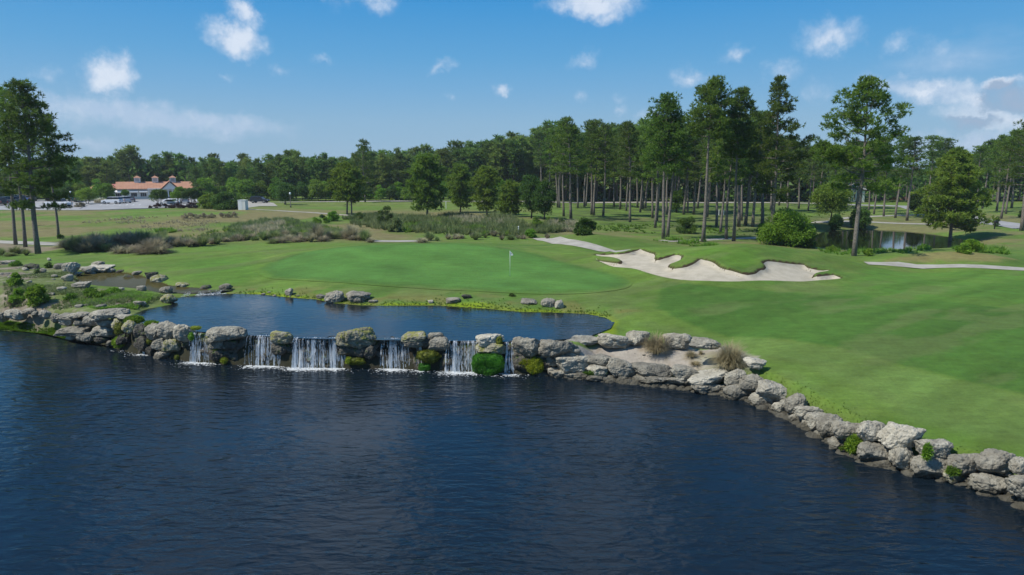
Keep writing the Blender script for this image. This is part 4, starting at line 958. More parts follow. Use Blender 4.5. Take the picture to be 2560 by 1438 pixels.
# ------------------------------------------------------------------ moss, ferns and weeds on the dam
def mossy(px, py, wpx, hpx, off, label, m, nb=2500, bl=.09, boxy=False, name='moss_clump', cat='moss'):
    y = foot_y(px, py) + off; x, _, z = at_y(px, py, y); k = y / F; w_, h_ = wpx * k / 2, hpx * k / 2
    rng = np.random.default_rng(int(px)); u = unit(rng.normal(size=(nb, 3))); pw = 3.4 if boxy else 2.2
    p = u / (np.abs(u) ** pw).sum(1)[:, None] ** (1 / pw); lump = .62 + .75 * fbm(u * (1.6 if boxy else 2.8) + px, 4, 3)
    p = p * lump[:, None] * np.array([w_, min(w_, h_) * .8, h_])
    D = unit(u * .6 + rng.normal(size=(nb, 3)) * .35 + np.array([0, -.15, -.35 if boxy else .35]))
    V = blades(p, D, bl * rng.uniform(.6, 1.4, nb), bl * .35 * rng.uniform(.6, 1.4, nb), rng)
    base = IV4 / (np.abs(IV4) ** pw).sum(1)[:, None] ** (1 / pw) * (.62 + .75 * fbm(IV4 * (1.6 if boxy else 2.8) + px, 4, 3))[:, None] * np.array([w_, min(w_, h_) * .8, h_]) * .96
    V2 = np.vstack([base, V]); T2 = np.vstack([IT4, tris(V) + len(base)])
    return tag(obj(name, mesh(name, V2, T2, M[m]), None, (x, y, z)), label, cat, 'moss and ferns on the dam')
mossy(1219, 909, 78, 52, -.05, 'bright green square block of moss under the cream topped boulder', 'moss', 9000, .07, True)
mossy(1072, 891, 56, 32, .0, 'round olive moss cushion under the dark gap', 'mossolive', 3500, .06)
mossy(1062, 918, 30, 18, -.05, 'small bright green moss patch under the olive cushion', 'moss', 1800, .05, True)
mossy(1338, 916, 38, 36, .0, 'yellow green fern low beside the narrow last fall', 'leaf_yellow', 2600, .12, name='fern', cat='fern')
mossy(1312, 908, 26, 16, .05, 'small yellow green fern touching the larger one', 'leaf_yellow', 900, .12, name='fern', cat='fern')
mossy(890, 904, 44, 18, .0, 'low dark green moss under the high boulder pair', 'mossolive', 1500, .06)
mossy(872, 902, 16, 16, -.05, 'yellow tuft of moss under the high boulder pair', 'leaf_yellow', 700, .07)
mossy(560, 902, 16, 14, -.05, 'yellow moss tuft at the waterline east of the third fall', 'leaf_yellow', 600, .07)
mossy(537, 876, 16, 14, .05, 'small moss patch on the stone east of the third fall', 'mossolive', 500, .06)
mossy(298, 856, 36, 26, -.05, 'bright moss clump at the foot of the first trickle', 'leaf_bright', 1500, .08)
mossy(300, 823, 26, 34, .05, 'hanging green moss above the first trickle', 'mossolive', 1300, .07)
mossy(335, 800, 44, 18, .9, 'bright green plants on the crest above the first trickle', 'leaf_bright', 1600, .12, name='water_plant', cat='plant')
mossy(378, 809, 32, 12, .7, 'bright low plants on the crest beside the big cap boulder', 'leaf_bright', 1100, .1, name='water_plant', cat='plant')
mossy(478, 842, 14, 20, .1, 'green moss hanging over the lip of the third fall', 'leaf_bright', 600, .05)
mossy(490, 820, 26, 10, .45, 'yellow green moss on the overhanging tip', 'leaf_yellow', 600, .05)
mossy(373, 854, 14, 16, .1, 'yellow moss on the black boulder of the second fall', 'mossolive', 500, .05)
mossy(1248, 855, 16, 30, .1, 'olive moss on the shoulder of the cream topped boulder', 'mossolive', 900, .04)
mossy(442, 894, 12, 14, 0, 'small green moss at the foot of the third fall', 'mossolive', 400, .05)
mossy(2136, 1112, 34, 44, -.05, 'leafy green weed growing from the east wall', 'leaf_bright', 900, .12, name='weed', cat='weed')
mossy(2318, 1130, 18, 40, -.3, 'slim green sapling in front of the east wall', 'leaf_bright', 500, .11, name='weed', cat='weed')
mossy(2383, 1178, 30, 20, -.1, 'low green weed between foot stones near the picture edge', 'leaf', 500, .1, name='weed', cat='weed')
mossy(1490, 933, 60, 12, .1, 'green weeds between foot stones of the sand terrace', 'leaf', 900, .08, name='weed', cat='weed')
mossy(2112, 1121, 26, 10, -.1, 'thin green weed at the waterline below the leafy one', 'leaf', 300, .07, name='weed', cat='weed')

# loose stones and pebbles on the sandy bank and along the walls
def pebbles():
    rng = np.random.default_rng(44); VV = []; TT = []; c0 = 0
    bv, bt = ico(2)
    def run(P_px, n, lo, hi):
        nonlocal c0
        P = PX(P_px); a, b = P.min(0), P.max(0); X = rng.uniform(a[0], b[0], n); Y = rng.uniform(a[1], b[1], n); ok = (sdf(P, X, Y) < 0) & (fbm(P3(X * .5, Y * .5), 5, 2) > .45); X, Y = X[ok], Y[ok]; Z = Zt(X, Y)
        for x, y, z in zip(X, Y, Z):
            r = lo + (hi - lo) * rng.random() ** 3; v = bv * (.8 + .4 * vnoise(bv * 1.7 + rng.uniform(0, 90, 3)))[:, None] * np.array([r * rng.uniform(.8, 1.6), r, r * rng.uniform(.4, .8)])
            VV.append(v + np.array([x, y, z + r * .1])); TT.append(bt + c0); c0 += len(v)
    run([(0, 665), (70, 660), (190, 690), (200, 718), (330, 730), (410, 742), (350, 780), (150, 790), (0, 775)], 900, .03, .22)
    run([(1400, 895), (1440, 868), (1640, 865), (1890, 900), (1885, 925), (1620, 930)], 420, .02, .10)
    run([(1480, 948), (1720, 958), (1700, 976), (1500, 955)], 160, .02, .12)
    run([(560, 733), (820, 745), (1100, 757), (1400, 775), (1400, 765), (1100, 748), (820, 735), (560, 722)], 240, .03, .14)
    XY = rng.uniform([1.5, 17], [26, 37], (30000, 2)); s_ = sdf(LAKE, XY[:, 0], XY[:, 1]); XY = XY[(s_ > -.12) & (s_ < .75)][:1100]
    for x, y in XY:
        sl_ = float(sdf(LAKE, np.array([x]), np.array([y]))[0]); r = .07 + .2 * rng.random() ** 2; v = bv * (.75 + .5 * vnoise(bv * 1.7 + rng.uniform(0, 90, 3)))[:, None] * np.array([r * rng.uniform(.9, 1.7), r, r * rng.uniform(.5, .9)])
        VV.append(v + np.array([x, y, max(float(Zt(x, y)), LZ - .05) + max(0, sl_) * .35 * rng.random()])); TT.append(bt + c0); c0 += len(v)
    tag(obj('gravel', mesh('gravel', np.concatenate(VV), np.concatenate(TT), M['rock'], smooth=True)), 'loose pebbles and broken stones on the banks and in the wall gaps', 'gravel', kind='stuff')
pebbles()
# ------------------------------------------------------------------ trees
def tree_obj(name, me2, loc, label, cat, group=None, rz=0.0, sc=1.0, crown_mat=None):
    root = empty(name, loc, rz, sc)
    part('trunk', me2[0], root); c = part('crown', me2[1], root)
    if crown_mat: c.material_slots[0].link = 'OBJECT'; c.material_slots[0].material = M[crown_mat]
    return tag(root, label, cat, group)
def height_of(x, y, z, px, ptop):         # metres from the ground point up to the pixel row of the tree's top
    return at_y(px, ptop, y)[2] - z
# --- tall pines built one by one: px, base py, top py, crown base py, crown radius px
def hero(px, pb, pt, pc, rpx, seed, label, **k):
    x, y, z = G(px, pb); topx = px; H = height_of(x, y, z, px, pt); z0 = at_y(px, pc, y)[2] - z
    R = rpx * y / F
    me2 = pine_me(seed, H, z0, R, k.pop('nl', 34), k.pop('prof', 'round'), **k)
    return tree_obj('pine_tree', me2, (x, y, z - .05), label, 'pine tree', 'tall single pines')
def ang(deg): return math.radians(deg)
hero(2138, 640, 203, 478, 112, 11, 'tall broad crowned pine standing alone by the pond, bunker mound in front', nl=54, pads=8, tuft=13, nb=8, padr=.62, bl=.32, low_limb=[(9.2, ang(172), 5.6, .35), (8.6, ang(178), 5.2, .25), (9.8, ang(165), 4.6, .3), (9.0, ang(190), 4.4, .3)], r0=.25)
hero(1927, 610, 194, 500, 70, 12, 'tallest pine of the grove, behind the bright bush, with vines on its trunk', nl=48, pads=7, tuft=13, nb=8, padr=.62, bl=.32, low_limb=[(12, ang(5), 5.2, .1), (10.5, ang(-8), 5.0, .05)], r0=.27)
hero(1757, 605, 206, 350, 62, 13, 'straight pine with a round head high over the grove, behind the bunker', nl=40, pads=6, tuft=17, nb=8, padr=.85, r0=.25)
hero(1832, 603, 224, 400, 42, 14, 'slim pine with a narrow head between the round headed pine and the tallest one', nl=38, pads=5, tuft=16, nb=8, padr=.78, r0=.22)
hero(1657, 597, 242, 430, 56, 15, 'pine with a two tiered head at the west of the tall four', nl=46, pads=6, tuft=16, nb=8, padr=.85, r0=.24)
hero(98, 634, 207, 520, 88, 16, 'thick trunked dark pine, tallest of the four west of the pond', nl=60, pads=7, tuft=14, nb=8, padr=.70, r0=.28, side=(0.0, .1), low_limb=[(9.6, 0.05, 4.6, .05), (8.2, .3, 4.0, -.05)])
hero(42, 612, 222, 440, 66, 17, 'dark slender pine at the picture edge beside the cart path', nl=34, pads=5, tuft=11, nb=7, r0=.2)
hero(64, 618, 235, 450, 54, 18, 'dark slender pine second from the picture edge, beside the thick trunked one', nl=30, pads=4, tuft=11, nb=7, r0=.2)
hero(145, 597, 300, 452, 44, 19, 'thin leaning pine east of the thick trunked one', nl=22, pads=4, tuft=11, nb=7, r0=.17, lean=.01)
hero(912, 506, 352, 475, 36, 20, 'tall bushy pine rising over the tree line behind the twin trunk tree', nl=40, pads=4, tuft=9, nb=6, padr=.9, bl=.5, bwid=.13, prof='round')
hero(2552, 577, 288, 470, 66, 21, 'tall pine cut by the picture edge beside the road', nl=40, pads=5, tuft=11, nb=7, padr=.75, r0=.3)

# --- shared tree shapes, copied about
PINE = [pine_me(200 + i, 17, z0, R, nl, pf, pads=4, tuft=9, nb=6, padr=.66, bl=.42, bwid=.11, r0=.19, lean=.028) for i, (z0, R, nl, pf) in
    enumerate([(8.5, 2.7, 30, 'round'), (9.5, 2.4, 26, 'flat'), (7.5, 3.0, 34, 'round'), (9.0, 2.8, 30, 'tall'), (8.0, 2.3, 28, 'round'), (10.0, 2.9, 24, 'flat'), (7.0, 2.6, 34, 'tall')])]
FARP = [pine_me(240 + i, 14, z0, R, nl, pf, pads=3, tuft=7, nb=5, padr=.95, bl=.75, bwid=.24, r0=.16, lean=.01, mat_=M['needle_far']) for i, (z0, R, nl, pf) in
    enumerate([(3.5, 2.6, 34, 'round'), (2.5, 2.9, 38, 'tall'), (5.5, 2.4, 26, 'flat'), (2.0, 2.5, 40, 'round'), (6.5, 2.7, 22, 'flat'), (3.0, 2.2, 34, 'cone')])]
for q_ in FARP: q_[0].materials[0] = M['bark_dark']
DEC = [leafy_me(260 + i, 8, 1.2, 3.2, 26, 4200, .42, M['leaf'], shape='dome', r0=.12) for i in range(3)] + [leafy_me(270, 8, .6, 2.4, 24, 3600, .40, M['leaf'], shape='ball', r0=.12)]
BUSH = [leafy_me(280 + i, 2.4, .0, 1.7, 20, 3600, .20, M['leaf_dark'], shape='dome', r0=.05) for i in range(3)]

# --- grove of thin pines: px, base py, top py, variant, how to find it
GR = [(1671, 593, 300, 1), (1815, 598, 300, 4), (1803, 582, 330, 0), (1576, 556, 308, 2), (1638, 570, 300, 6), (1428, 547, 298, 2), (1408, 541, 312, 0), (1508, 541, 315, 3), (1477, 537, 308, 1), (1486, 538, 330, 4),
    (1443, 521, 340, 0), (1393, 519, 330, 5), (1399, 520, 345, 3), (1462, 517, 330, 4), (1466, 515, 345, 0), (1534, 518, 340, 2), (1549, 524, 325, 3), (1567, 527, 345, 0), (1592, 520, 330, 1), (1601, 531, 322, 6),
    (1606, 523, 345, 2), (1615, 521, 335, 5), (1630, 546, 330, 0), (1641, 552, 300, 2), (1667, 537, 330, 3), (1691, 530, 330, 1), (1711, 537, 320, 6), (1717, 533, 345, 4), (1733, 537, 310, 0), (1766, 543, 330, 2),
    (1789, 567, 320, 3), (1844, 567, 300, 1), (1863, 564, 290, 2), (1884, 567, 285, 6), (1852, 552, 310, 0), (1904, 562, 290, 3), (1967, 531, 345, 2), (1949, 514, 355, 0), (2170, 531, 365, 4), (2186, 536, 360, 0),
    (2210, 541, 352, 2), (2240, 545, 345, 6), (2269, 552, 348, 3), (2502, 547, 330, 2), (2516, 535, 345, 0), (2457, 522, 356, 3), (2440, 533, 372, 5), (2527, 521, 345, 6), (2490, 528, 340, 0),
    (2320, 520, 345, 1), (2345, 516, 350, 6), (1995, 522, 360, 3), (2020, 528, 365, 2), (2045, 520, 362, 1), (2085, 524, 365, 2), (2110, 520, 360, 3), (2140, 522, 358, 6), (1925, 527, 345, 1), (1745, 522, 335, 3), (1680, 520, 330, 5)]
def place_pine(px, pb, pt, me2, label, group, wid=1.0, name='pine_tree', zoff=0, cm=None, h0=17.0, rng=None, cat='pine tree'):
    x, y, z = G(px, pb); H = max(3, height_of(x, y, z, px, pt)); s = H / h0
    return tree_obj(name, me2, (x, y, z - .1), label, cat, group, rng.uniform(0, 6.28), (s * wid, s * wid, s), cm)
rg = random.Random(77)
GRS = sorted(range(len(GR)), key=lambda i: GR[i][0]); order = ['first', 'second', 'third', 'fourth', 'fifth', 'sixth', 'seventh', 'eighth', 'ninth', 'tenth', 'eleventh', 'twelfth', 'thirteenth', 'fourteenth', 'fifteenth', 'sixteenth', 'seventeenth', 'eighteenth', 'nineteenth', 'twentieth']
order += ['twenty-' + q for q in order[:9]] + ['thirtieth']
cnt = {}
def nth(key):
    cnt[key] = cnt.get(key, 0) + 1; return order[(cnt[key] - 1) % len(order)]
def grove_zone(px, pb):
    depth = 'front' if pb > 550 else 'middle' if pb > 529 else 'rear'
    for lim, nm in ((1500, 'grove behind the round bush'), (1660, 'grove behind the sloping cart path'), (1800, 'grove behind the bunker'), (1910, 'grove west of the bright bush'), (2060, 'grove behind the bright bush'), (2300, 'open wood beyond the far pond'), (2400, 'wood behind the young pine'), (2700, 'roadside wood at the picture edge')):
        if px < lim: return nm, depth
for i in GRS:
    px, pb, pt, v = GR[i]; nm, dp_ = grove_zone(px, pb)
    place_pine(px, pb, pt, PINE[v], f'{nth((nm, dp_))} {dp_}-row pine from the west, {nm}', 'pines of the open grove', rg.uniform(1.1, 1.45), rng=rg)
# --- single bushy trees standing on the lawns
def lawn(px, pb, pt, rpx, seed, label, kind='cone', mat_='needle_young', n=9000, nb=60, ls=.3, trunks=1, z0f=.1, name='young_pine', cat='tree', pine=None, **kw):
    x, y, z = G(px, pb); H = height_of(x, y, z, px, pt); R = rpx * y / F
    if pine: me2 = pine_me(seed, H, H * z0f, R, pine, kind, pads=5, tuft=13, nb=8, padr=.85, bl=.45, bwid=.14, r0=H * .018, mat_=M[mat_])
    else: me2 = leafy_me(seed, H, H * z0f, R, nb, n, ls, M[mat_], kind, trunks, r0=H * .018, **kw)
    return tree_obj(name, me2, (x, y, z - .05), label, cat, 'single trees on the lawns')
lawn(1068, 545, 396, 46, 31, 'dense dark conical tree on the lawn behind the green', pine=70, z0f=.16, kind='tall')
lawn(1150, 531, 420, 28, 32, 'narrow dark conical tree just east of the widest conical one', pine=44, z0f=.12, kind='tall')
lawn(1216, 538, 424, 34, 33, 'dark bushy tree third from the west behind the green', pine=44, z0f=.10, kind='tall')
lawn(1276, 543, 460, 24, 34, 'small dark tree fourth from the west behind the green', pine=34, z0f=.12, kind='tall')
lawn(1328, 546, 432, 30, 35, 'dark leafy tree west of its twin at the grove edge', mat_='leaf_dark', n=8000, kind='ball', z0f=.15, name='broadleaf_tree')
lawn(1360, 549, 448, 30, 36, 'dark leafy tree touching the first grove trunks', mat_='leaf_dark', n=8000, kind='ball', z0f=.12, name='broadleaf_tree')
lawn(868, 536, 412, 42, 37, 'loose pine with two trunks standing on the lawn west of the brush', pine=46, z0f=.25, kind='round', mat_='needle_young')
lawn(878, 537, 425, 30, 38, 'second trunk of the loose pine pair west of the brush', pine=26, z0f=.3, kind='round')
lawn(2371, 616, 380, 72, 39, 'full young pine on the bank of the far pond', pine=110, z0f=.18, kind='round', mat_='needle_young')
lawn(715, 512, 458, 24, 40, 'round dark tree beside the lamp post by the driveway', mat_='leaf_dark', n=5000, kind='ball', z0f=.2, name='broadleaf_tree')
lawn(1691, 532, 470, 17, 41, 'bright green small tree inside the grove', mat_='leaf', n=4000, kind='ball', z0f=.1, name='broadleaf_tree')
lawn(398, 516, 474, 24, 42, 'crape myrtle with bare legs, west of the pair before the clubhouse', mat_='leaf_dark', n=5000, kind='dome', z0f=.5, trunks=3, nb=18, name='crape_myrtle')
lawn(452, 516, 472, 24, 43, 'crape myrtle before the clubhouse gable', mat_='leaf', n=4500, kind='dome', z0f=.45, trunks=3, nb=18, name='crape_myrtle')
lawn(482, 516, 468, 26, 44, 'crape myrtle at the east end of the clubhouse', mat_='leaf_dark', n=5000, kind='dome', z0f=.45, trunks=3, nb=18, name='crape_myrtle')
lawn(218, 510, 470, 28, 45, 'small round tree in the parking island west of the white cars', mat_='leaf', n=4500, kind='dome', z0f=.3, trunks=2, name='broadleaf_tree')
lawn(270, 502, 458, 20, 46, 'green tree at the west end of the clubhouse', mat_='leaf', n=4500, kind='ball', z0f=.2, name='broadleaf_tree')
lawn(314, 500, 474, 9, 47, 'little green tree in front of the clubhouse wall', mat_='leaf', n=1500, kind='ball', z0f=.4, name='broadleaf_tree')
lawn(2075, 560, 455, 48, 48, 'leafy green tree behind the pond west of the tall lone pine', mat_='leaf', n=8000, kind='ball', z0f=.2, ls=.35, name='broadleaf_tree')
lawn(2150, 572, 520, 26, 49, 'dark round bush on the far bank of the pond', mat_='leaf_dark', n=5000, kind='ball', z0f=.0, name='bush', cat='bush')
lawn(2088, 576, 535, 16, 50, 'small dark bush on the far bank of the pond', mat_='leaf_dark', n=3000, kind='ball', z0f=.0, name='bush', cat='bush')
lawn(2290, 540, 478, 20, 51, 'leafy tree near the road beyond the pond', mat_='leaf_dark', n=4000, kind='ball', z0f=.15, name='broadleaf_tree')
# --- bushes: px, base, top, radius px, material, label
BU = [(1963, 613, 528, 72, 'leaf_bright', 'big bright green bush beside the tallest pine', 17000, .26), (2005, 615, 556, 40, 'leaf', 'paler green bush leaning out of the big bright one', 7000, .22), (1905, 600, 555, 24, 'leaf', 'low green bush at the west foot of the big bright one', 4000, .2),
    (2020, 620, 590, 22, 'leaf_dark', 'dark low bush at the water side of the big bright one', 3000, .2),
    (1715, 583, 537, 30, 'leaf_dark', 'round dark bush with bare stem in the grove', 6000, .2), (1463, 586, 541, 29, 'leaf_dark', 'round green bush west of the path mound', 7000, .2), (1341, 571, 539, 17, 'leaf', 'green bush in the brush west of the round one', 3500, .18),
    (1404, 566, 546, 14, 'leaf_dark', 'small olive bush between the two green ones', 2500, .18), (1327, 594, 571, 17, 'leaf_bright', 'low bright bush at the edge of the brown tussocks', 2500, .16), (1376, 560, 540, 12, 'leaf', 'light green shrub under the grove edge', 1500, .18),
    (790, 562, 545, 16, 'leaf_bright', 'bright lime bush in the brush west of the green', 2500, .16), (815, 558, 540, 10, 'leaf', 'green shrub behind the lime bush', 1500, .16), (835, 553, 530, 20, 'leaf_bright', 'bright green bush below the twin trunk tree', 3000, .18), (805, 545, 534, 8, 'leaf_dark', 'tiny dark shrub below the twin trunk tree', 900, .16),
    (962, 568, 512, 24, 'leaf_dark', 'tall dark bush rising from the brush', 5500, .2), (900, 548, 528, 14, 'leaf_dark', 'dark shrub west of the tall dark bush', 1800, .2), (990, 580, 540, 22, 'olivegrass', 'olive bush at the foot of the tall dark one', 3500, .2),
    (565, 524, 478, 38, 'leaf_dark', 'large dark hedge bush at the end of the parking lot', 8000, .26), (530, 521, 478, 32, 'leaf', 'large green hedge bush, west half of the clump', 7000, .26), (590, 521, 490, 22, 'leaf_dark', 'dark hedge bush touching the white enclosure', 4000, .24),
    (2430, 628, 598, 30, 'leaf_bright', 'bright green bush east of the young pine', 4500, .18), (2405, 632, 606, 20, 'leaf_bright', 'bright green bush in front of the eastern bright one', 3000, .18), (2340, 620, 604, 14, 'leaf', 'green shrub on the pond bank west of the young pine', 1800, .16),
    (2252, 618, 592, 12, 'leaf', 'upright green shrub at the pond edge', 1400, .16), (2130, 621, 600, 13, 'leaf_bright', 'green shrub at the foot of the lone tall pine', 1600, .16), (2310, 624, 610, 16, 'leaf', 'low green shrub between the two pond edge shrubs', 1600, .16),
    (2075, 630, 612, 18, 'leaf', 'low shrub west of the foot of the lone tall pine', 1600, .16), (2170, 640, 622, 14, 'leaf_bright', 'low bright shrub east of the foot of the lone tall pine', 1400, .16),
    (38, 716, 685, 20, 'leaf_bright', 'leafy green weed bush on the sandy bank near the picture edge', 2200, .16), (98, 762, 706, 33, 'leaf_bright', 'tall bright weed bush on the sandy bank', 4500, .16), (45, 752, 722, 24, 'leaf_bright', 'green weed bush between the two tall ones', 2500, .16),
    (38, 757, 742, 22, 'drygrass', 'brown withered bush under the weed bushes', 1400, .12), (122, 670, 655, 12, 'leaf_dark', 'dark shrub beside the white small stone', 900, .12), (40, 665, 652, 16, 'leaf', 'green shrub on the slope by the picture edge', 1000, .12),
    (92, 684, 670, 9, 'olivegrass', 'tiny olive shrub on the sandy slope', 700, .12), (178, 750, 733, 18, 'leaf', 'round green weed on the slope above the corner wall', 1500, .12), (235, 745, 722, 30, 'leaf', 'spreading green weed south of the pool', 2600, .12),
    (280, 735, 718, 24, 'leaf_bright', 'bright weed on the spit south of the pool', 1800, .12), (152, 597, 580, 8, 'leaf_dark', 'small dark bush at the foot of the thin leaning pine', 800, .16), (1280, 741, 733, 10, 'leaf_dark', 'tiny dark weed on the bank below the flag', 500, .07),
    (2492, 567, 540, 9, 'leaf_dark', 'small clipped tree at the roadside near the mailbox', 1200, .14), (2553, 545, 525, 10, 'leaf_dark', 'small roadside shrub beside the tall edge pine', 1000, .14),
    (250, 508, 497, 16, 'drygrass', 'brown clipped hedge west of the white cars', 1500, .16), (160, 521, 508, 10, 'drygrass', 'brown bush behind the front wheel of the pickup', 1200, .16), (200, 518, 506, 14, 'drygrass', 'brown bush on the parking island', 1400, .16),
    (75, 502, 486, 9, 'leaf_red', 'dark red bush beside the blue cars', 700, .2), (125, 503, 492, 14, 'leaf_red', 'dark red bush behind the white pickup', 1200, .2), (285, 498, 486, 12, 'leaf_dark', 'clipped hedge at the west wall of the clubhouse', 1200, .18),
    (508, 505, 492, 14, 'leaf', 'green hedge between clubhouse and hedge bushes', 1500, .18), (1005, 500, 495, 5, 'leaf_yellow', 'yellow shrub, eastern one of three by the far road', 400, .16), (992, 500, 495, 5, 'leaf_yellow', 'yellow shrub, middle one of three by the far road', 400, .16), (979, 500, 495, 5, 'leaf_yellow', 'yellow shrub, western one of three by the far road', 400, .16)]
for k, (px, pb, pt, rp, mt, lab, n, ls) in enumerate(BU):
    x, y, z = G(px, pb); H = max(.25, height_of(x, y, z, px, pt)); R = rp * y / F
    me2 = leafy_me(500 + k, H, 0, R, 16 + n // 500, n, ls * max(1, y / 110), M[mt], 'dome', r0=.04, blobr=.36)
    tree_obj('bush', me2, (x, y, z - .03), lab, 'bush', 'bushes')
for k, px in enumerate([377, 394, 414, 429, 446, 459, 476, 491]):
    x, y, z = G(px, 521); tree_obj('clipped_shrub', leafy_me(600 + k, [.5, 1.1, 1.1, 1.0, 1.3, .9, 1.2, 1.2][k], 0, [.4, .8, .45, .8, 1.0, .5, .9, .85][k], 9, 1000, .18, M['leaf_red'], 'ball', r0=.03), (x, y, z),
        f'{order[k]} dark clipped shrub from the west in the row before the silver cars', 'shrub', 'clipped shrubs along the parking lot')
for k, px in enumerate([462, 477, 494, 514, 530, 557, 574, 588]):
    x, y, z = G(px, 547 - k * .5); tree_obj('low_shrub', leafy_me(640 + k, .9, 0, .7, 8, 600, .16, M['drygrass'], 'ball', r0=.02), (x, y, z), f'{order[k]} dull round shrub from the west in the row on the lawn', 'shrub', 'round shrubs on the lawn')

# --- tree line: individuals along the far edges, in two rows
def skyline(px):
    X = [-100, 0, 180, 200, 240, 300, 335, 375, 420, 480, 535, 620, 680, 735, 780, 812, 850, 912, 950, 1005, 1065, 1120, 1170, 1230, 1282, 1320, 1345, 1410, 1450, 1480, 1525, 1580, 1640, 1900, 2020, 2060, 2180, 2240, 2325, 2370, 2430, 2460, 2520, 2600]
    Y = [410, 415, 405, 396, 393, 392, 374, 398, 390, 398, 398, 400, 396, 380, 392, 386, 400, 375, 378, 374, 372, 372, 358, 350, 338, 345, 322, 300, 345, 315, 318, 310, 300, 330, 366, 372, 352, 343, 345, 380, 385, 356, 330, 300]
    return float(np.interp(px, X, Y))
SEG = [(130, 'beyond the cars at the picture edge'), (270, 'behind the white pickup'), (330, 'behind the west end of the clubhouse'), (400, 'behind the clubhouse cupolas'), (500, 'behind the clubhouse gable'), (600, 'behind the hedge bushes'), (700, 'behind the black car'),
    (830, 'behind the far lamp post'), (960, 'behind the twin trunk tree'), (1040, 'west of the wide conical tree'), (1120, 'behind the wide conical tree'), (1240, 'behind the narrow conical tree'), (1380, 'behind the dark leafy twins'), (1560, 'behind the first grove trunks'),
    (1700, 'behind the bunker grove'), (1900, 'deep behind the tall four pines'), (2060, 'beyond the bright bush'), (2200, 'beyond the lone tall pine'), (2330, 'beyond the far road bend'), (2700, 'behind the roadside pines')]
def seg(px):
    for lim, nm in SEG:
        if px < lim: return nm
    return SEG[-1][1]
lines = []
px = -70
while px < 2640:
    lines.append((px, 0)); px += rg.uniform(17, 27)
px = -60
while px < 2640:
    lines.append((px, 1)); px += rg.uniform(21, 32)
for px, row in lines:
    py0 = (497 if px < 620 else 499 if px < 1350 else 505 if px < 2000 else 503); pb = py0 - (0 if row == 0 else 7) - rg.uniform(0, 3)
    if row == 0 and 285 < px < 490: pb = 487
    if 2060 < px < 2330 and row == 0: pb = 500
    sk = skyline(px); pt = sk + (rg.uniform(3, 26) if row == 0 else rg.uniform(-4, 9))
    right = px > 1340
    tall_ = right and row == 0 and rg.random() < .3; v = rg.choice(PINE) if tall_ else FARP[rg.choice((0, 1, 3, 5)) if right else rg.randrange(6)]; h0 = 17.0 if tall_ else 14.0
    if 2195 < px < 2345: continue
    nm = seg(px); rw = 'front' if row == 0 else 'back'
    place_pine(px, pb, pt, v, f'{nth((nm, rw, 1))} {rw}-row pine from the west, tree line {nm}', 'pines of the tree line', rg.uniform(1.0, 1.5), name='pine_tree', h0=h0, rng=rg, cm='needle_far' if right else None)
for (px, pt, v) in [(335, 373, 4), (424, 388, 4), (535, 391, 2), (615, 392, 4), (735, 379, 1), (815, 386, 0), (1282, 336, 0)]:
    place_pine(px, 488, pt, FARP[v], {335: 'tall flat topped pine rising above the others, over the first cupola', 424: 'round headed pine rising over the gable cupola', 535: 'flat headed pine rising above the hedge bushes', 615: 'small round head rising above the tree line over the white enclosure',
        735: 'broad dark mound shaped tree in the skyline over the far lamp post', 815: 'upright pine head in the skyline west of the twin trunk tree', 1282: 'tallest head in the tree line before the grove begins'}[px], 'pines of the tree line', 1.3, h0=14.0, rng=rg)
# --- understorey of light green broadleaf trees along the tree line
for k in range(97):
    px = -40 + k * 22 + rg.uniform(-9, 9)
    if 285 < px < 470: continue
    pb = 500 - rg.uniform(0, 3) if px > 180 else 503; pb += 3 if px > 180 else 0; pt = rg.uniform(438, 472) if px < 1000 else rg.uniform(440, 472)
    x, y, z = G(px, pb); H = height_of(x, y, z, px, pt); s = H / 8
    nm = seg(px); tree_obj('broadleaf_tree', rg.choice(DEC), (x, y, z - .1), f'{nth((nm, "u"))} light green leafy tree from the west, {nm}', 'leafy tree', 'leafy trees under the tree line', rg.uniform(0, 6.28), (s * rg.uniform(.9, 1.4), s * rg.uniform(.9, 1.4), s), rg.choice(['leaf', 'leaf', 'leaf_dark', 'leaf_bright']) if px < 1340 else rg.choice(['leaf_dark', 'leaf_dark', 'leaf']))
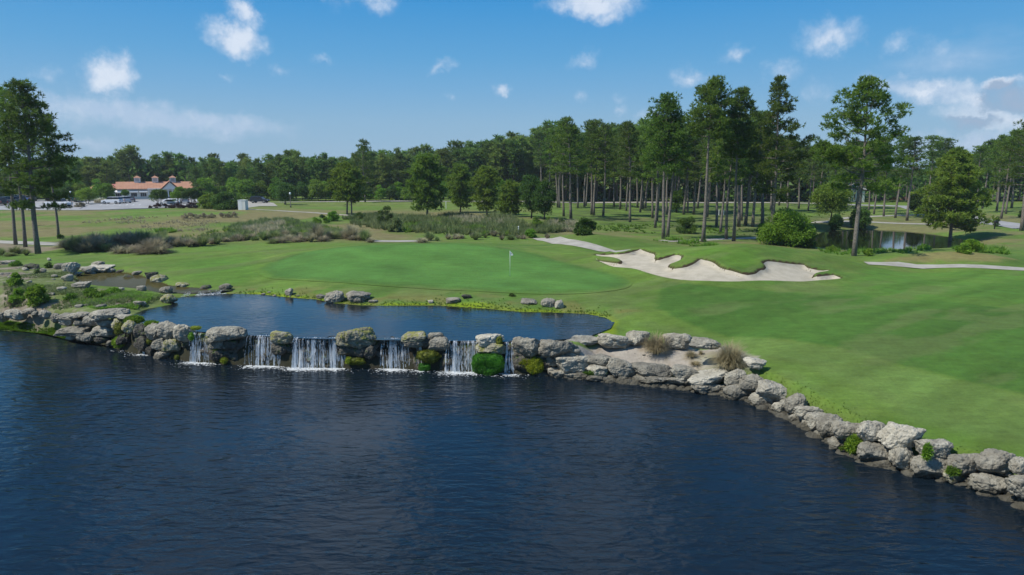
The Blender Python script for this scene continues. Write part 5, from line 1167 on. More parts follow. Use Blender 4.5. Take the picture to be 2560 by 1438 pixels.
# --- the wood beyond, one mass
def wood():
    rng = np.random.default_rng(9); Vs = []; tb = MB()
    for row, (yy, n) in enumerate([(240, 440), (258, 420), (285, 420)]):
        us_ = np.linspace(-1.25, 1.25, n) + rng.uniform(-.003, .003, n)
        for u in us_:
            yv = yy + rng.uniform(-8, 8) + (0 if u < .05 else -24); px = 1280 + u * F; zg = 1.6
            top = at_y(px, skyline(min(max(px, 0), 2560)) + rng.uniform(4, 22), yv)[2] if abs(u) < .8 else 15
            if 2190 < px < 2350: top = min(top, at_y(px, 425, yv)[2])
            top = min(top, 26); x = u * yv / cP; H = top - zg; m = 70
            zz = zg + H * rng.uniform(.0 if row == 0 else .2, 1, m) ** .9; f = np.clip((top - zz) / (H * .35), .15, 1) ** .5
            a = rng.uniform(0, 6.28, m); r = 2.6 * f * rng.uniform(.2, 1, m)
            c = np.stack([x + np.cos(a) * r, yv + np.sin(a) * r, zz], 1)
            Vs.append(blades(c, unit(rng.normal(size=(m, 3)) + np.array([0, 0, .3])), rng.uniform(.9, 1.8, m), rng.uniform(.6, 1.2, m), rng))
            if row == 0 and rng.random() < .5: tb.tube([(x, yv - 3, zg - .5), (x, yv - 3, zg + H * .7)], [.2, .1], 4, cap=False)
    V = np.concatenate(Vs); root = empty('woodland', (0, 262, 0)); tag(root, 'dense pine wood closing the view behind the tree line', 'woodland', kind='stuff')
    root.location = (0, 0, 0)
    part('crown', mesh('crown', V, tris(V), M['needle_far']), root); part('trunk', tb.me('trunk', M['bark_dark']), root)
wood()

# ------------------------------------------------------------------ tussocks and brush
def tussock_me(seed, n, R, H, wid, m, droop=.9, tilt=.9):
    rng = np.random.default_rng(seed); V, Q_ = tuft_geo(rng, n, R, H, wid, droop, tilt=tilt); return mesh('tussock', V, Q_, M[m])
TD = [tussock_me(700 + i, 460, [.95, .8, 1.1, .7, .9, 1.0][i], [.85, 1.15, .7, 1.0, 1.3, .8][i], .05, 'drygrass', [.8, .6, 1.0, .5, .7, 1.1][i], [1.15, .9, 1.25, .8, .8, 1.3][i]) for i in range(6)]
# the two big straw tussocks on the terrace, and small ones
def straw(px, pb, hpx, wpx, n, label, seed, m='strawgrass'):
    y = foot_y(px) + (2.6 if px < 1700 else 1.4); x, _, _ = at_y(px, pb, y); x, y, z = G(px, pb)
    H = hpx * y / F; R = wpx * y / F / 2
    rng = np.random.default_rng(seed); V, Q_ = tuft_geo(rng, n, R * .95, H, .022, 1.1, 4, tilt=1.05, base=.22)
    tag(obj('grass_tussock', mesh('grass_tussock', V, Q_, M[m]), None, (x, y, z)), label, 'ornamental grass', 'straw tussocks on the sand terrace')
straw(1640, 884, 62, 78, 1300, 'tall straw tussock among the back row of stones', 1)
straw(1824, 922, 80, 108, 1900, 'broadest straw tussock with a green heart at the terrace end', 2)
V_, Q_ = tuft_geo(np.random.default_rng(4), 260, .5, .75, .02, .6, 4); x, y, z = G(1826, 905)
tag(obj('grass_tussock', mesh('grass_tussock', V_, Q_, M['olivegrass']), None, (x, y, z + .25)), 'greener shoots standing in the heart of the broadest tussock', 'ornamental grass', 'straw tussocks on the sand terrace')
straw(1728, 893, 22, 44, 260, 'small dry tussock between the two big ones', 3)
straw(1752, 886, 14, 22, 120, 'tiny dry tussock beside the small one', 5)
straw(1738, 912, 12, 70, 200, 'flattened dry grass before the small tussocks', 6)
TS = []   # px, base py, scale, kind
for (a, b, c, d, n, sc, kind) in [(165, 628, 405, 632, 17, 1.5, 'd'), (160, 618, 400, 617, 14, 1.45, 'd'), (415, 619, 540, 612, 9, 1.15, 'd'), (540, 608, 670, 598, 9, 1.0, 'd'), (680, 606, 835, 600, 12, 1.25, 'd'), (690, 596, 800, 592, 7, 1.1, 'd'), (835, 590, 880, 596, 4, 1.1, 'd'), (885, 600, 930, 606, 4, 1.1, 'd'),
        (0, 640, 60, 636, 4, 1.0, 'o'), (1062, 605, 1100, 602, 3, .8, 'd'), (1120, 601, 1195, 598, 5, .85, 'd'), (1200, 594, 1240, 594, 3, .8, 'd'), (1255, 600, 1310, 598, 4, .75, 'd'), (1362, 601, 1368, 601, 1, .6, 'd')]:
    for k in range(n):
        t = k / max(1, n - 1); TS.append((a + (c - a) * t + rg.uniform(-7, 7), b + (d - b) * t + rg.uniform(-4, 3), sc * rg.uniform(.62, 1.25), kind))
def tz(px, py):
    if px < 80: return 'by the picture edge under the pines'
    if px < 412: return 'in the front row of the long west thicket' if py > 622 else 'in the rear row of the long west thicket'
    if px < 545: return 'in the dark band east of the long thicket'
    if px < 675: return 'on the rise before the lawn shrubs'
    if px < 838: return 'in the clump over the small sand scar' if py > 598 else 'behind the clump over the small sand scar'
    if px < 884: return 'above the gap west of the cart path'
    if px < 940: return 'sloping down to the cart path'
    if px < 1110: return 'at the east end of the cart path piece'
    if px < 1198: return 'on the sandy scar behind the green'
    if px < 1248: return 'east of the sandy scar behind the green'
    return 'near the low bright bush behind the green'
for (px, pb, s, kind) in sorted(TS):
    x, y, z = G(px, pb); o = obj('grass_tussock', rg.choice(TD), None, (x, y, z - .03)); o.rotation_euler = (0, 0, rg.uniform(0, 6)); o.scale = (s * rg.uniform(1, 1.3), s * rg.uniform(1, 1.3), s * rg.uniform(.9, 1.2))
    if kind == 'o' or rg.random() < .28: o.material_slots[0].link = 'OBJECT'; o.material_slots[0].material = M['olivegrass']
    k_ = tz(px, pb); tag(o, f'{nth(k_)} grey brown tussock from the west, {k_}', 'ornamental grass', 'grass tussocks behind the green')
def scatter(name, polys, n, H, wid, m, label, seed, nb=14, R=.5, clump=.45, cat='brush', cs=.25):
    rng = np.random.default_rng(seed); VV = []; QQ = []; c0 = 0
    for P_px in polys:
        P = PX(P_px); lo, hi = P.min(0), P.max(0); A = abs(.5 * np.sum(P[:, 0] * np.roll(P[:, 1], -1) - np.roll(P[:, 0], -1) * P[:, 1])); box_ = np.prod(hi - lo)
        k = int(n / len(polys) * box_ / max(A, 1)); X = rng.uniform(lo[0], hi[0], k); Y = rng.uniform(lo[1], hi[1], k)
        ok = (sdf(P, X, Y) < 0) & (fbm(P3(X * cs, Y * cs), seed, 3) > clump); X = X[ok]; Y = Y[ok]; Z = Zt(X, Y); hs = fbm(P3(X * cs * 1.3, Y * cs * 1.3), seed + 3, 2) * 1.7 + .15
        for x, y, z, h in zip(X, Y, Z, hs):
            V, Q_ = tuft_geo(rng, nb, R * h, H * h * rng.uniform(.7, 1.2), wid, .7, 2, tilt=.8); VV.append(V + np.array([x, y, z - .02])); QQ.append(Q_ + c0); c0 += len(V)
    return tag(obj(name, mesh(name, np.concatenate(VV), np.concatenate(QQ), M[m])), label, cat, kind='stuff')
scatter('brush', [[(420, 600), (560, 575), (640, 555), (720, 545), (760, 560), (850, 575), (880, 590), (840, 597), (700, 600), (560, 604), (430, 612)]], 3300, .62, .08, 'olivegrass', 'olive wild brush west of the green', 1, clump=.42)
scatter('brush', [[(430, 598), (560, 575), (720, 548), (850, 575), (880, 590), (700, 598)], [(880, 545), (950, 538), (1130, 545), (1270, 555), (1300, 580), (1100, 580)]], 900, .55, .10, 'leaf', 'leafy green weeds among the olive brush', 21, clump=.5, R=.5)
scatter('brush', [[(160, 612), (250, 600), (420, 590), (420, 612), (300, 625), (170, 622)]], 900, .9, .07, 'olivegrass', 'olive wild brush inside the long west thicket', 11, clump=.4)
scatter('brush', [[(850, 545), (950, 535), (1080, 548), (1130, 540), (1280, 545), (1330, 565), (1420, 560), (1440, 575), (1300, 592), (1200, 590), (1080, 585), (980, 578), (900, 570)]], 3600, .95, .09, 'olivegrass', 'olive wild brush behind the green', 2, clump=.36, R=.65)
scatter('brush', [[(1010, 565), (1090, 560), (1150, 572), (1130, 590), (1040, 588), (1000, 580)], [(1180, 575), (1280, 570), (1270, 592), (1180, 590)]], 900, .7, .10, 'leaf', 'green leafy brush behind the green', 3, clump=.4, R=.6)
scatter('brush', [[(1120, 545), (1270, 548), (1300, 566), (1130, 562)], [(600, 575), (700, 560), (740, 575), (640, 590)], [(1370, 560), (1440, 560), (1440, 580), (1375, 582)]], 1400, .85, .08, 'drygrass', 'grey withered brush patches behind the green', 4, clump=.4, R=.6)
scatter('weeds', [[(240, 545), (460, 540), (600, 560), (520, 580), (330, 575), (200, 560)]], 700, .35, .06, 'drygrass', 'sparse pale weeds on the lawn below the clubhouse', 5, clump=.5, R=.4)
scatter('weeds', [[(360, 585), (430, 575), (440, 580), (370, 592)], [(1620, 600), (1700, 600), (1800, 606), (1790, 614), (1700, 612), (1640, 604)], [(2040, 622), (2300, 620), (2330, 632), (2200, 640), (2080, 636)], [(2380, 620), (2480, 620), (2540, 640), (2400, 632)]], 2000, .5, .08, 'leaf', 'lush green weeds along the grove and pond edges', 6, clump=.52, cs=.6, R=.5)
scatter('weeds', [[(1400, 560), (1640, 560), (1900, 575), (1900, 590), (1640, 585), (1400, 570)], [(1900, 520), (2040, 540), (2040, 600), (1900, 590)]], 1600, .3, .10, 'leaf', 'low green undergrowth on the grove floor', 7, clump=.5, R=.5)
scatter('weeds', [[(20, 690), (190, 690), (200, 722), (420, 740), (350, 778), (150, 775), (10, 770)]], 2400, .24, .035, 'olivegrass', 'thin dry weeds on the sandy bank by the lake', 8, clump=.42, R=.3, nb=12)
scatter('weeds', [[(170, 735), (330, 728), (400, 742), (340, 775), (250, 775), (180, 765)]], 2600, .27, .04, 'leaf', 'green weeds on the slope above the corner wall', 9, clump=.4, R=.3, nb=12)
scatter('water_grass', [[(-40, 812), (60, 808), (140, 820), (165, 848), (120, 836), (40, 828), (-40, 824)], [(-60, 800), (10, 806), (60, 812), (0, 822), (-60, 820)]], 2600, .22, .04, 'lushgrass', 'bright green shore grass below the west boulders', 10, clump=.2, R=.3, cat='grass', nb=12)
def fringe():                     # longer grass along the pond bank and the top of the east wall
    rng = np.random.default_rng(31); VV = []; QQ = []; c0 = 0
    def run(X, Y, H, wid, nb):
        nonlocal c0
        Z = Zt(X, Y)
        for x, y, z in zip(X, Y, Z):
            V, Q_ = tuft_geo(rng, nb, H * .8, H * rng.uniform(.5, 1.3), wid, .8, 2, tilt=.9); VV.append(V + np.array([x, y, z - .01])); QQ.append(Q_ + c0); c0 += len(V)
    P = rng.uniform([-22, 44], [8, 56], (20000, 2)); s = sdf(POND, P[:, 0], P[:, 1]); P = P[(s > .15) & (s < .15 + rng.exponential(.35, len(s)))][:2600]; run(P[:, 0], P[:, 1], .14, .03, 8)
    P = rng.uniform([9, 19], [24, 36], (60000, 2)); s = sdf(LAKE, P[:, 0], P[:, 1]); P = P[(s > .75) & (s < .85 + rng.exponential(.15, len(s)))][:1500]; run(P[:, 0], P[:, 1], .07, .016, 7)
    me = mesh('rough_grass', np.concatenate(VV), np.concatenate(QQ), M['lushgrass2'])
    tag(obj('rough_grass', me), 'uncut grass fringe along the pond bank and the wall top', 'grass', kind='stuff')
M['lushgrass2'] = foliage_mat('fringe grass', (.09, .16, .02), (.17, .25, .04), .5, .2)
fringe()
# ------------------------------------------------------------------ flagstick
M['white'] = mat('white paint', (.78, .78, .76), .5); M['black'] = mat('black metal', (.02, .02, .02), .4); M['wall_white'] = mat('white siding', build=simple((.70, .69, .62), (.76, .75, .69), .6))
M['roof'] = mat('terracotta metal roof', build=simple((.36, .175, .10), (.42, .22, .135), .8, .1, 9)); M['roof_pink'] = mat('pinkish roof', (.42, .15, .13), .6)
M['glass'] = mat('window glass', (.02, .025, .03), .08); M['grey'] = mat('grey trim', (.25, .25, .24), .6); M['tyre'] = mat('tyre rubber', (.015, .015, .015), .8); M['rim'] = mat('wheel rim', (.35, .35, .36), .3, .8)
M['brick'] = mat('brick', build=simple((.25, .12, .08), (.32, .16, .11), 2)); M['brown'] = mat('dark brown trim', (.06, .04, .03), .6); M['lamp'] = mat('lamp globe', (.75, .78, .8), .3); M['redlight'] = mat('tail light', (.35, .02, .02), .3); M['headlight'] = mat('head light', (.6, .62, .65), .15)
fx, fy_, fz = G(1275, 691)
root = empty('flagstick', (fx, fy_, fz)); tag(root, 'white flag on a thin pole in the putting green', 'golf flag')
mb = MB(); mb.tube([(0, 0, -.1), (0, 0, 2.16)], .012, 8); part('pole', mb.me('pole', M['white'], True), root)
V = []; nxf, nzf = 12, 8
for j in range(nzf + 1):
    for i in range(nxf + 1):
        a = i / nxf; zt = 2.12 - .04 * a - .12 * a; zb = 1.76 + .03 * a; t = j / nzf
        V.append((.02 + .26 * a, .05 * math.sin(a * 7) * a + .02 * t, (zt - .13 * a) * (1 - t) + (zb - .04 * a) * t))
Qf = [(j * (nxf + 1) + i, j * (nxf + 1) + i + 1, (j + 1) * (nxf + 1) + i + 1, (j + 1) * (nxf + 1) + i) for j in range(nzf) for i in range(nxf)]
part('flag', mesh('flag', V, Qf, M['white'], True), root)
mb = MB(); mb.box(.10, .15, -.012, .045, 1.88, 1.96); part('emblem', mb.me('emblem', M['grey']), KIDS[root.name][-1] if False else root)
mb = MB(); mb.tube([(0, 0, .036), (0, 0, .044)], .054, 14); part('cup', mb.me('cup', M['black']), root)

# ------------------------------------------------------------------ clubhouse
cx, cy, cz = G(385, 498); m_ = cy / F * .886
def clubhouse():
    x0, x1 = (288 - 385) * m_ + 1.2, (482 - 385) * m_; r = empty('clubhouse', (cx, cy, cz), math.atan2(-cx, cy)); tag(r, 'long white clubhouse with terracotta roof and three cupolas behind the parking lot', 'clubhouse')
    hE, hR, D = 3.0, 4.95, 11.0; o = .6
    mb = MB(); mb.box(x0, x1, 0, D, -.5, hE)
    mb.prism([(0.0, hE), (D, hE), (D / 2, hR - .12)], 'x', x0 + .02, x1 - .02); part('wall', mb.me('wall', M['wall_white']), r)
    mb = MB()
    mb.prism([(-o, hE - .05), (D / 2, hR), (D + o, hE - .05), (D + o, hE + .12), (D / 2, hR + .18), (-o, hE + .12)], 'x', x0 - o, x1 + o)
    for k in range(int((x1 - x0) / .8)):
        xk = x0 - .3 + k * .8; mb.prism([(-o, hE + .12), (-o, hE + .16), (D / 2, hR + .22), (D / 2, hR + .18)], 'x', xk, xk + .05)
    rf = part('roof', mb.me('roof', M['roof']), r)
    for k, px in enumerate((347, 392, 437)):
        xc = (px - 385) * m_; w_ = .85; c = MB(); c.box(xc - w_, xc + w_, D / 2 - w_, D / 2 + w_, hR - .2, hR + 1.35); c.box(xc - w_ - .08, xc + w_ + .08, D / 2 - w_ - .08, D / 2 + w_ + .08, hR + 1.28, hR + 1.38)
        cu = part('cupola', c.me('cupola', M['wall_white']), r); lv = MB()
        for q in range(4): lv.box(xc - .5, xc + .5, D / 2 - w_ - .04, D / 2 - w_ - .005, hR + .35 + q * .22, hR + .45 + q * .22)
        part('louver', lv.me('louver', M['grey']), cu)
        t = MB(); V = [(xc - w_ - .25, D / 2 - w_ - .25, hR + 1.381), (xc + w_ + .25, D / 2 - w_ - .25, hR + 1.381), (xc + w_ + .25, D / 2 + w_ + .25, hR + 1.381), (xc - w_ - .25, D / 2 + w_ + .25, hR + 1.381), (xc, D / 2, hR + 2.0)]
        t.add(V, [(3, 2, 1, 0), (0, 1, 4), (1, 2, 4), (2, 3, 4), (3, 0, 4)]); t.tube([(xc, D / 2, hR + 1.9), (xc, D / 2, hR + 2.6)], .04, 5); part('cupola_roof', t.me('cupola_roof', M['roof']), cu)
    # gabled entrance
    g0, g1 = (404 - 385) * m_, (450 - 385) * m_; gm = (g0 + g1) / 2; yg = -2.6; hp = 5.3
    mb = MB(); mb.prism([(g0 + .3, 2.9), (g1 - .3, 2.9), (gm, hp - .25)], 'y', yg, 4.5); part('gable', mb.me('gable', M['wall_white']), r)
    mb = MB(); mb.prism([(g0 - .2, 2.75), (gm, hp), (g1 + .2, 2.75), (g1 + .2, 2.95), (gm, hp + .2), (g0 - .2, 2.95)], 'y', yg - .35, 5.2); part('gable_roof', mb.me('gable_roof', M['roof']), r)
    mb = MB(); mb.prism([(g0 - .22, 2.7), (gm, hp - .03), (g1 + .22, 2.7), (g1 + .22, 2.88), (gm, hp + .16), (g0 - .22, 2.88)], 'y', yg - .42, yg - .36); part('barge_board', mb.me('barge_board', M['brown']), r)
    for xx in (g0 + .5, g0 + 1.9, g1 - 1.9, g1 - .5): mb = MB(); mb.box(xx - .13, xx + .13, yg + .1, yg + .36, -.3, 2.9); part('column', mb.me('column', M['white']), r)
    mb = MB(); mb.box(gm - .9, gm + .9, -.06, .0, -.1, 2.3); d = part('door', mb.me('door', M['brown']), r)
    mb = MB(); mb.box(gm - .75, gm - .08, -.09, -.065, .3, 2.1); mb.box(gm + .08, gm + .75, -.09, -.065, .3, 2.1); part('pane', mb.me('pane', M['glass']), d)
    # pergola west of the entrance
    p0, p1 = (371 - 385) * m_, g0
    mb = MB(); mb.box(p0, p1, -2.9, -2.6, 2.9, 3.15)
    for k in range(14): xk = p0 + .1 + k * (p1 - p0 - .3) / 13; mb.box(xk, xk + .1, -3.2, -.6, 3.152, 3.3)
    for k in range(3): xk = p0 + .15 + k * (p1 - p0 - .4) / 2; mb.box(xk, xk + .2, -2.86, -2.66, -.3, 2.9)
    part('pergola', mb.me('pergola', M['white']), r)
    for px in (337, 360, 300, 462, 475):
        xc = (px - 385) * m_; f = MB(); f.box(xc - .85, xc + .85, -.08, -.0, .75, 1.95)
        wn_ = part('window', f.me('window', M['white']), r); p = MB()
        for q in range(3): p.box(xc - .75 + q * .52, xc - .29 + q * .52, -.11, -.082, .85, 1.85)
        part('pane', p.me('pane', M['glass']), wn_)
        a = MB(); a.add([(xc - 1.1, -.01, 2.7), (xc + 1.1, -.01, 2.7), (xc + 1.1, -.85, 2.2), (xc - 1.1, -.85, 2.2), (xc + 1.1, -.85, 2.08), (xc - 1.1, -.85, 2.08), (xc + 1.1, -.01, 2.58), (xc - 1.1, -.01, 2.58)], [(0, 1, 2, 3), (3, 2, 4, 5), (5, 4, 6, 7), (1, 6, 4, 2), (0, 3, 5, 7)])
        part('awning', a.me('awning', M['grey' if px > 440 else 'white']), r)
    # low west wing
    w0, w1 = x0 - 2.6, x0 - .003; mb = MB(); mb.box(w0, w1, 1.2, 8.5, -.5, 3.0); part('west_wing', mb.me('west_wing', M['wall_white']), r)
    mb = MB(); mb.prism([(.9, 2.98), (4.85, 4.5), (8.8, 2.98)], 'x', w0 - .3, w1 - .6); part('wing_roof', mb.me('wing_roof', M['roof_pink']), r)
    mb = MB(); mb.box(w0 - 2.2, w0, 1.5, 4, 1.9, 2.05); mb.box(w0 - 2.1, w0 - 2.0, 1.6, 1.7, -.3, 1.9); part('porch_roof', mb.me('porch_roof', M['white']), r)
clubhouse()
def outbuilding(px, py, w_, h, roofm, wallm, label, rz=0, name='outbuilding', cat='building', d=5):
    x, y, z = G(px, py); r = empty(name, (x, y, z), rz); tag(r, label, cat)
    mb = MB(); mb.box(-w_ / 2, w_ / 2, 0, d, -.4, h); mb.prism([(0, h), (d, h), (d / 2, h + d * .22)], 'x', -w_ / 2 + .02, w_ / 2 - .02); part('wall', mb.me('wall', M[wallm]), r)
    mb = MB(); mb.prism([(-.4, h - .1), (d / 2, h + d * .25), (d + .4, h - .1), (d + .4, h + .05), (d / 2, h + d * .25 + .18), (-.4, h + .05)], 'x', -w_ / 2 - .4, w_ / 2 + .4); part('roof', mb.me('roof', M[roofm]), r)
    for k in range(2):
        f = MB(); xx = -w_ / 4 + k * w_ / 2; f.box(xx - .6, xx + .6, -.07, 0, .8, h - .5); wq_ = part('window', f.me('window', M['white']), r); p = MB(); p.box(xx - .5, xx + .5, -.1, -.072, .9, h - .6); part('pane', p.me('pane', M['glass']), wq_)
outbuilding(241, 497, 3.6, 2.6, 'roof', 'wall_white', 'small terracotta roofed hut between the trees west of the clubhouse')
outbuilding(2262, 500, 11, 3.2, 'brown', 'brick', 'brick house half hidden by trunks beyond the far road', name='brick_house', cat='house', d=9)
outbuilding(2128, 505, 8, 3.6, 'grey', 'wall_white', 'white house glimpsed behind the lone tall pine', name='white_house', cat='house', d=8)
x, y, z = G(605, 525); r = empty('utility_enclosure', (x, y, z)); tag(r, 'white boxed enclosure beside the dark hedge bush', 'enclosure')
mb = MB(); mb.box(-.8, .75, 0, 1.6, -.1, 2.0); part('panel', mb.me('panel', M['wall_white']), r)
mb = MB(); mb.box(-.86, .81, -.06, 1.66, 2.003, 2.07); part('cap', mb.me('cap', M['white']), r)
mb = MB(); mb.box(-.7, .02, -.03, -.002, 0, 1.9); part('door', mb.me('door', M['white']), r)

# ------------------------------------------------------------------ cars
PROF = {'suv': ([(-2.35, .35), (-2.42, .75), (-2.38, 1.05), (-2.25, 1.12), (-1.0, 1.10), (1.0, 1.06), (1.3, 1.02), (2.15, .90), (2.35, .72), (2.36, .38)], [(-2.25, 1.10), (-2.0, 1.62), (-1.7, 1.70), (.25, 1.70), (.55, 1.64), (1.25, 1.03)]),
    'sedan': ([(-2.35, .32), (-2.42, .6), (-2.36, .92), (-2.2, 1.0), (-1.0, .98), (1.0, .94), (1.2, .92), (2.15, .78), (2.36, .6), (2.38, .34)], [(-1.95, .99), (-1.15, 1.38), (-.7, 1.44), (.1, 1.44), (.4, 1.38), (1.15, .93)]),
    'pickup': ([(-2.75, .48), (-2.8, .7), (-2.78, 1.16), (-2.6, 1.18), (-1.0, 1.18), (1.0, 1.2), (1.3, 1.2), (2.45, 1.12), (2.7, .95), (2.72, .5)], [(-.75, 1.19), (-.62, 1.8), (-.4, 1.88), (.7, 1.88), (.95, 1.8), (1.5, 1.2)])}
def car(kind, px, py, yaw, colr, label):
    x, y, z = G(px, py); r = empty('parked_car' if kind != 'pickup' else 'pickup_truck', (x, y, z + .06), math.radians(yaw)); tag(r, label, 'pickup truck' if kind == 'pickup' else 'car', 'cars in the parking lot')
    mt = mat('car paint', colr, .3, 0.0, spec=.6); body, cab = PROF[kind]; mb = MB(); W2 = .95
    def loft(prof, ws):          # profile stations across the width: flanks pulled in, edges rounded
        m = len(prof); V = []
        for (yy, sz, lift) in ws:
            cxm = sum(p[0] for p in prof) / m
            for p in prof: V.append((cxm + (p[0] - cxm) * sz, yy, p[1] - lift * (1 if p[1] > .9 else .2)))
        Fs = [tuple(range(m)), tuple((len(ws) - 1) * m + k for k in range(m))[::-1]]
        for i in range(len(ws) - 1):
            for k in range(m): k2 = (k + 1) % m; Fs.append((i * m + k, i * m + k2, (i + 1) * m + k2, (i + 1) * m + k))
        return V, Fs
    mb.add(*loft(body, [(-W2, .955, .06), (-W2 * .93, .99, .015), (-W2 * .5, 1, 0), (W2 * .5, 1, 0), (W2 * .93, .99, .015), (W2, .955, .06)])); bd = part('body', mb.me('body', mt, False), r)
    c = MB(); cabg = [(p[0], p[1] - .05 if p[1] > 1.3 else p[1] - .02) for p in cab]; c.add(*loft(cabg, [(-.86, .96, .16), (-.80, .99, 0), (.80, .99, 0), (.86, .96, .16)])); part('windows', c.me('windows', M['glass']), r)
    top = max(p[1] for p in cab); xs_ = [p[0] for p in cab if p[1] > top - .1]; rf = MB(); rf.box(min(xs_) - .05, max(xs_) + .05, -.76, .76, top - .045, top + .01)
    for xx in ((min(xs_) + max(xs_)) / 2 - .05,):
        for s in (-1, 1): rf.add([(xx, s * .86, 1.0), (xx + .1, s * .86, 1.0), (xx + .1, s * .875, 1.0), (xx, s * .875, 1.0), (xx, s * .80, top - .03), (xx + .1, s * .80, top - .03), (xx + .1, s * .815, top - .03), (xx, s * .815, top - .03)], [(0, 1, 2, 3), (4, 5, 6, 7), (0, 1, 5, 4), (1, 2, 6, 5), (2, 3, 7, 6), (3, 0, 4, 7)])
    part('roof', rf.me('roof', mt), r)
    if kind == 'pickup': b = MB(); b.box(-2.66, -.85, -.78, .78, 1.17, 1.20); part('truck_bed', b.me('truck_bed', M['black']), r)
    wb_ = 1.45 if kind != 'pickup' else 1.75; rw = .36 if kind != 'pickup' else .42
    for sx_ in (-1, 1):
        for sy in (-1, 1):
            w1_ = MB(); w1_.tube([(sx_ * wb_, sy * .72, rw), (sx_ * wb_, sy * .985, rw)], rw, 16); wh = part('wheel', w1_.me('wheel', M['tyre'], False), r)
            w2_ = MB(); w2_.tube([(sx_ * wb_, sy * .98, rw), (sx_ * wb_, sy * 1.0, rw)], rw * .62, 12); part('rim', w2_.me('rim', M['rim']), wh)
    fx_ = body[-2][0]; bx_ = body[1][0]
    for sy in (-1, 1):
        h_ = MB(); h_.box(fx_ - .12, fx_ + .015, sy * .6 - .2, sy * .6 + .2, .6 if kind != 'pickup' else .8, .78 if kind != 'pickup' else 1.0); part('headlight', h_.me('headlight', M['headlight']), r)
        h_ = MB(); h_.box(bx_ - .01, bx_ + .1, sy * .75 - .12, sy * .75 + .12, .72, .98); part('taillight', h_.me('taillight', M['redlight']), r)
    return r
WH, SI = (.72, .73, .75), (.45, .47, .5)
car('pickup', 148, 518, -3, WH, 'white pickup truck parked alone by the lawn')
car('suv', 281, 510, 180, WH, 'white suv facing west, closest of three in its row')
car('suv', 311, 508, 140, (.5, .52, .55), 'silver suv half behind the white one')
car('sedan', 328, 505, 120, (.12, .13, .14), 'dark grey car last in the row of three')
car('sedan', 424, 514, 180, (.55, .58, .62), 'silver sedan behind the clipped shrubs')
car('suv', 434, 507, 175, WH, 'white car behind the silver sedan under the crape myrtles')
car('suv', 462, 508, 120, (.3, .32, .36), 'grey car between the crape myrtle trunks')
car('sedan', 505, 507, 160, (.62, .64, .66), 'pale car half hidden by the hedge bush')
car('suv', 650, 508, -4, (.015, .018, .03), 'black car alone on the driveway')
car('pickup', 18, 512, 170, (.03, .05, .09), 'dark blue pickup at the picture edge')
car('suv', 34, 509, 130, (.02, .02, .025), 'black suv beside the dark blue pickup')
car('suv', 54, 507, 125, (.05, .07, .12), 'navy suv between two pine trunks')
car('sedan', 68, 505, 120, (.10, .14, .3), 'blue car in the row behind the pines')
car('sedan', 80, 504, 120, (.5, .5, .52), 'silver car at the end of the row behind the pines')
car('suv', 47, 503, 120, (.5, .53, .56), 'silver van seen over the dark cars')
car('suv', -6, 514, 160, (.02, .025, .03), 'black car cut by the picture edge')
car('suv', 190, 505, 100, (.02, .06, .05), 'dark green car shaded by the island tree')

# ------------------------------------------------------------------ lamp posts, mailbox, stakes, kerbs, markings
def lamp(px, pb, pt, label):
    x, y, z = G(px, pb); H = height_of(x, y, z, px, pt); r = empty('lamp_post', (x, y, z)); tag(r, label, 'lamp post', 'lamp posts')
    mb = MB(); mb.tube([(0, 0, -.2), (0, 0, .5), (0, 0, .52), (0, 0, H - .55)], [.16, .14, .08, .06], 8); part('pole', mb.me('pole', M['black'], True), r)
    mb = MB(); mb.tube([(0, 0, H - .55), (0, 0, H - .5), (0, 0, H - .3), (0, 0, H - .08), (0, 0, H)], [.08, .17, .24, .2, .04], 10); part('globe', mb.me('globe', M['lamp'], True), r)
lamp(727, 519, 481, 'black lamp post with pale globe beside the driveway tree')
lamp(180, 520, 478, 'black lamp post with pale globe by the white pickup')
lamp(712, 511, 479, 'black lamp post in front of the round dark driveway tree')
x, y, z = G(2486, 573); r = empty('mailbox', (x, y, z)); tag(r, 'black mailbox on a short post at the roadside', 'mailbox')
mb = MB(); mb.box(-.07, .07, -.07, .07, -.2, 1.0); part('post', mb.me('post', M['black']), r)
mb = MB(); mb.prism([(-.22, 1.0), (.22, 1.0), (.22, 1.3), (.12, 1.45), (-.12, 1.45), (-.22, 1.3)], 'y', -.4, .4); part('box', mb.me('box', M['black']), r)
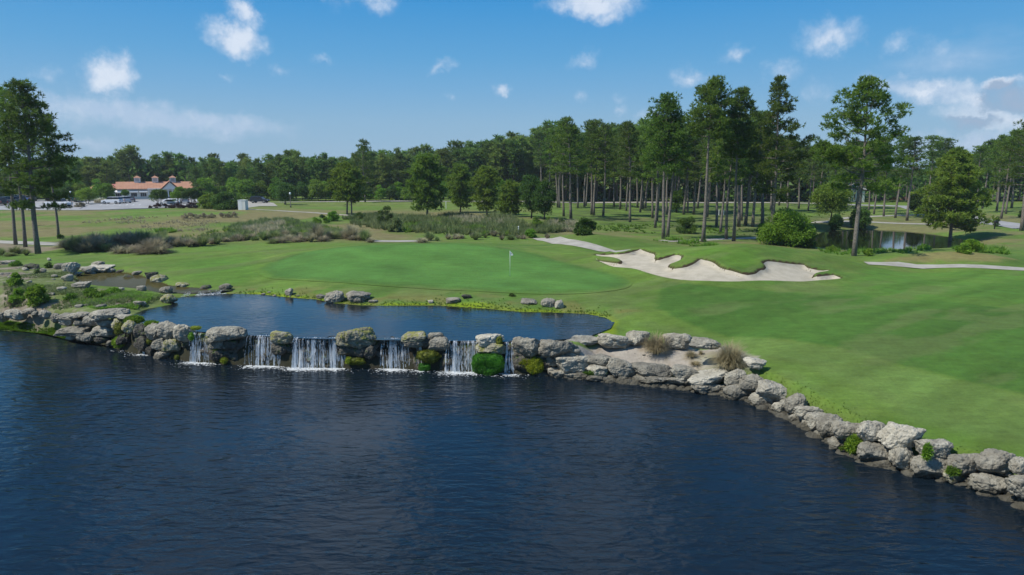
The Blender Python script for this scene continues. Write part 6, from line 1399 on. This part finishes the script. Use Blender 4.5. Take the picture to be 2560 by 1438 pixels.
for px, py, h, lab in [(1296, 585, 1.0, 'white marker stake in the brush behind the flag'), (1115, 522, 1.6, 'white post on the lawn between the conical trees'), (1797, 538, 1.1, 'white stake in the grove, west of its twin'), (1809, 538, 1.1, 'white stake in the grove, east of its twin')]:
    x, y, z = G(px, py); r = empty('marker_stake', (x, y, z)); tag(r, lab, 'marker stake', 'white marker stakes'); mb = MB(); mb.box(-.06, .06, -.06, .06, -.2, h); part('post', mb.me('post', M['white']), r)
    mb = MB(); mb.add([(-.08, -.08, h + .002), (.08, -.08, h + .002), (.08, .08, h + .002), (-.08, .08, h + .002), (0, 0, h + .12)], [(3, 2, 1, 0), (0, 1, 4), (1, 2, 4), (2, 3, 4), (3, 0, 4)]); part('cap', mb.me('cap', M['white']), r)
def kerb(pts, hgt=.14):
    P = strip(pts, .2); n = len(P) // 2; z = Zt(P[:, 0], P[:, 1]); V = [(p[0], p[1], q - .1) for p, q in zip(P, z)] + [(p[0], p[1], q + hgt) for p, q in zip(P, z)]; N = 2 * n
    Fs = [(i, (i + 1) % N, N + (i + 1) % N, N + i) for i in range(N)] + [(N + i, N + i + 1, N + N - 2 - i, N + N - 1 - i) for i in range(n - 1)]
    o = obj('kerb', mesh('kerb', V, Fs, M['path'])); tag(o, kind='structure')
kerb([(-60, 526), (60, 526), (250, 526), (350, 523), (420, 520), (500, 517)])
kerb([(200, 522), (222, 512), (262, 509)]); kerb([(330, 500), (420, 500), (480, 500)])
for k in range(7):
    a = 250 + k * 16; drape('parking_line', strip([(a + 6, 511), (a, 514.5)], .12), 1, .075, M['paint'])

# ------------------------------------------------------------------ faint summer haze over the whole course
hz = bpy.data.materials.new('air'); hz.use_nodes = True; t = NT(hz.node_tree); t.n.clear()
pv = t.new('ShaderNodeVolumePrincipled'); pv.inputs['Color'].default_value = (.80, .88, 1.0, 1); pv.inputs['Density'].default_value = .00018; pv.inputs['Anisotropy'].default_value = .2
ou = t.new('ShaderNodeOutputMaterial'); t.link(pv.outputs[0], ou.inputs['Volume'])
mb = MB(); mb.box(-9600, 9600, -130, 1700, -8, 45); tag(obj('haze', mb.me('haze', hz)), 'faint summer haze over the golf course', 'haze', kind='stuff')
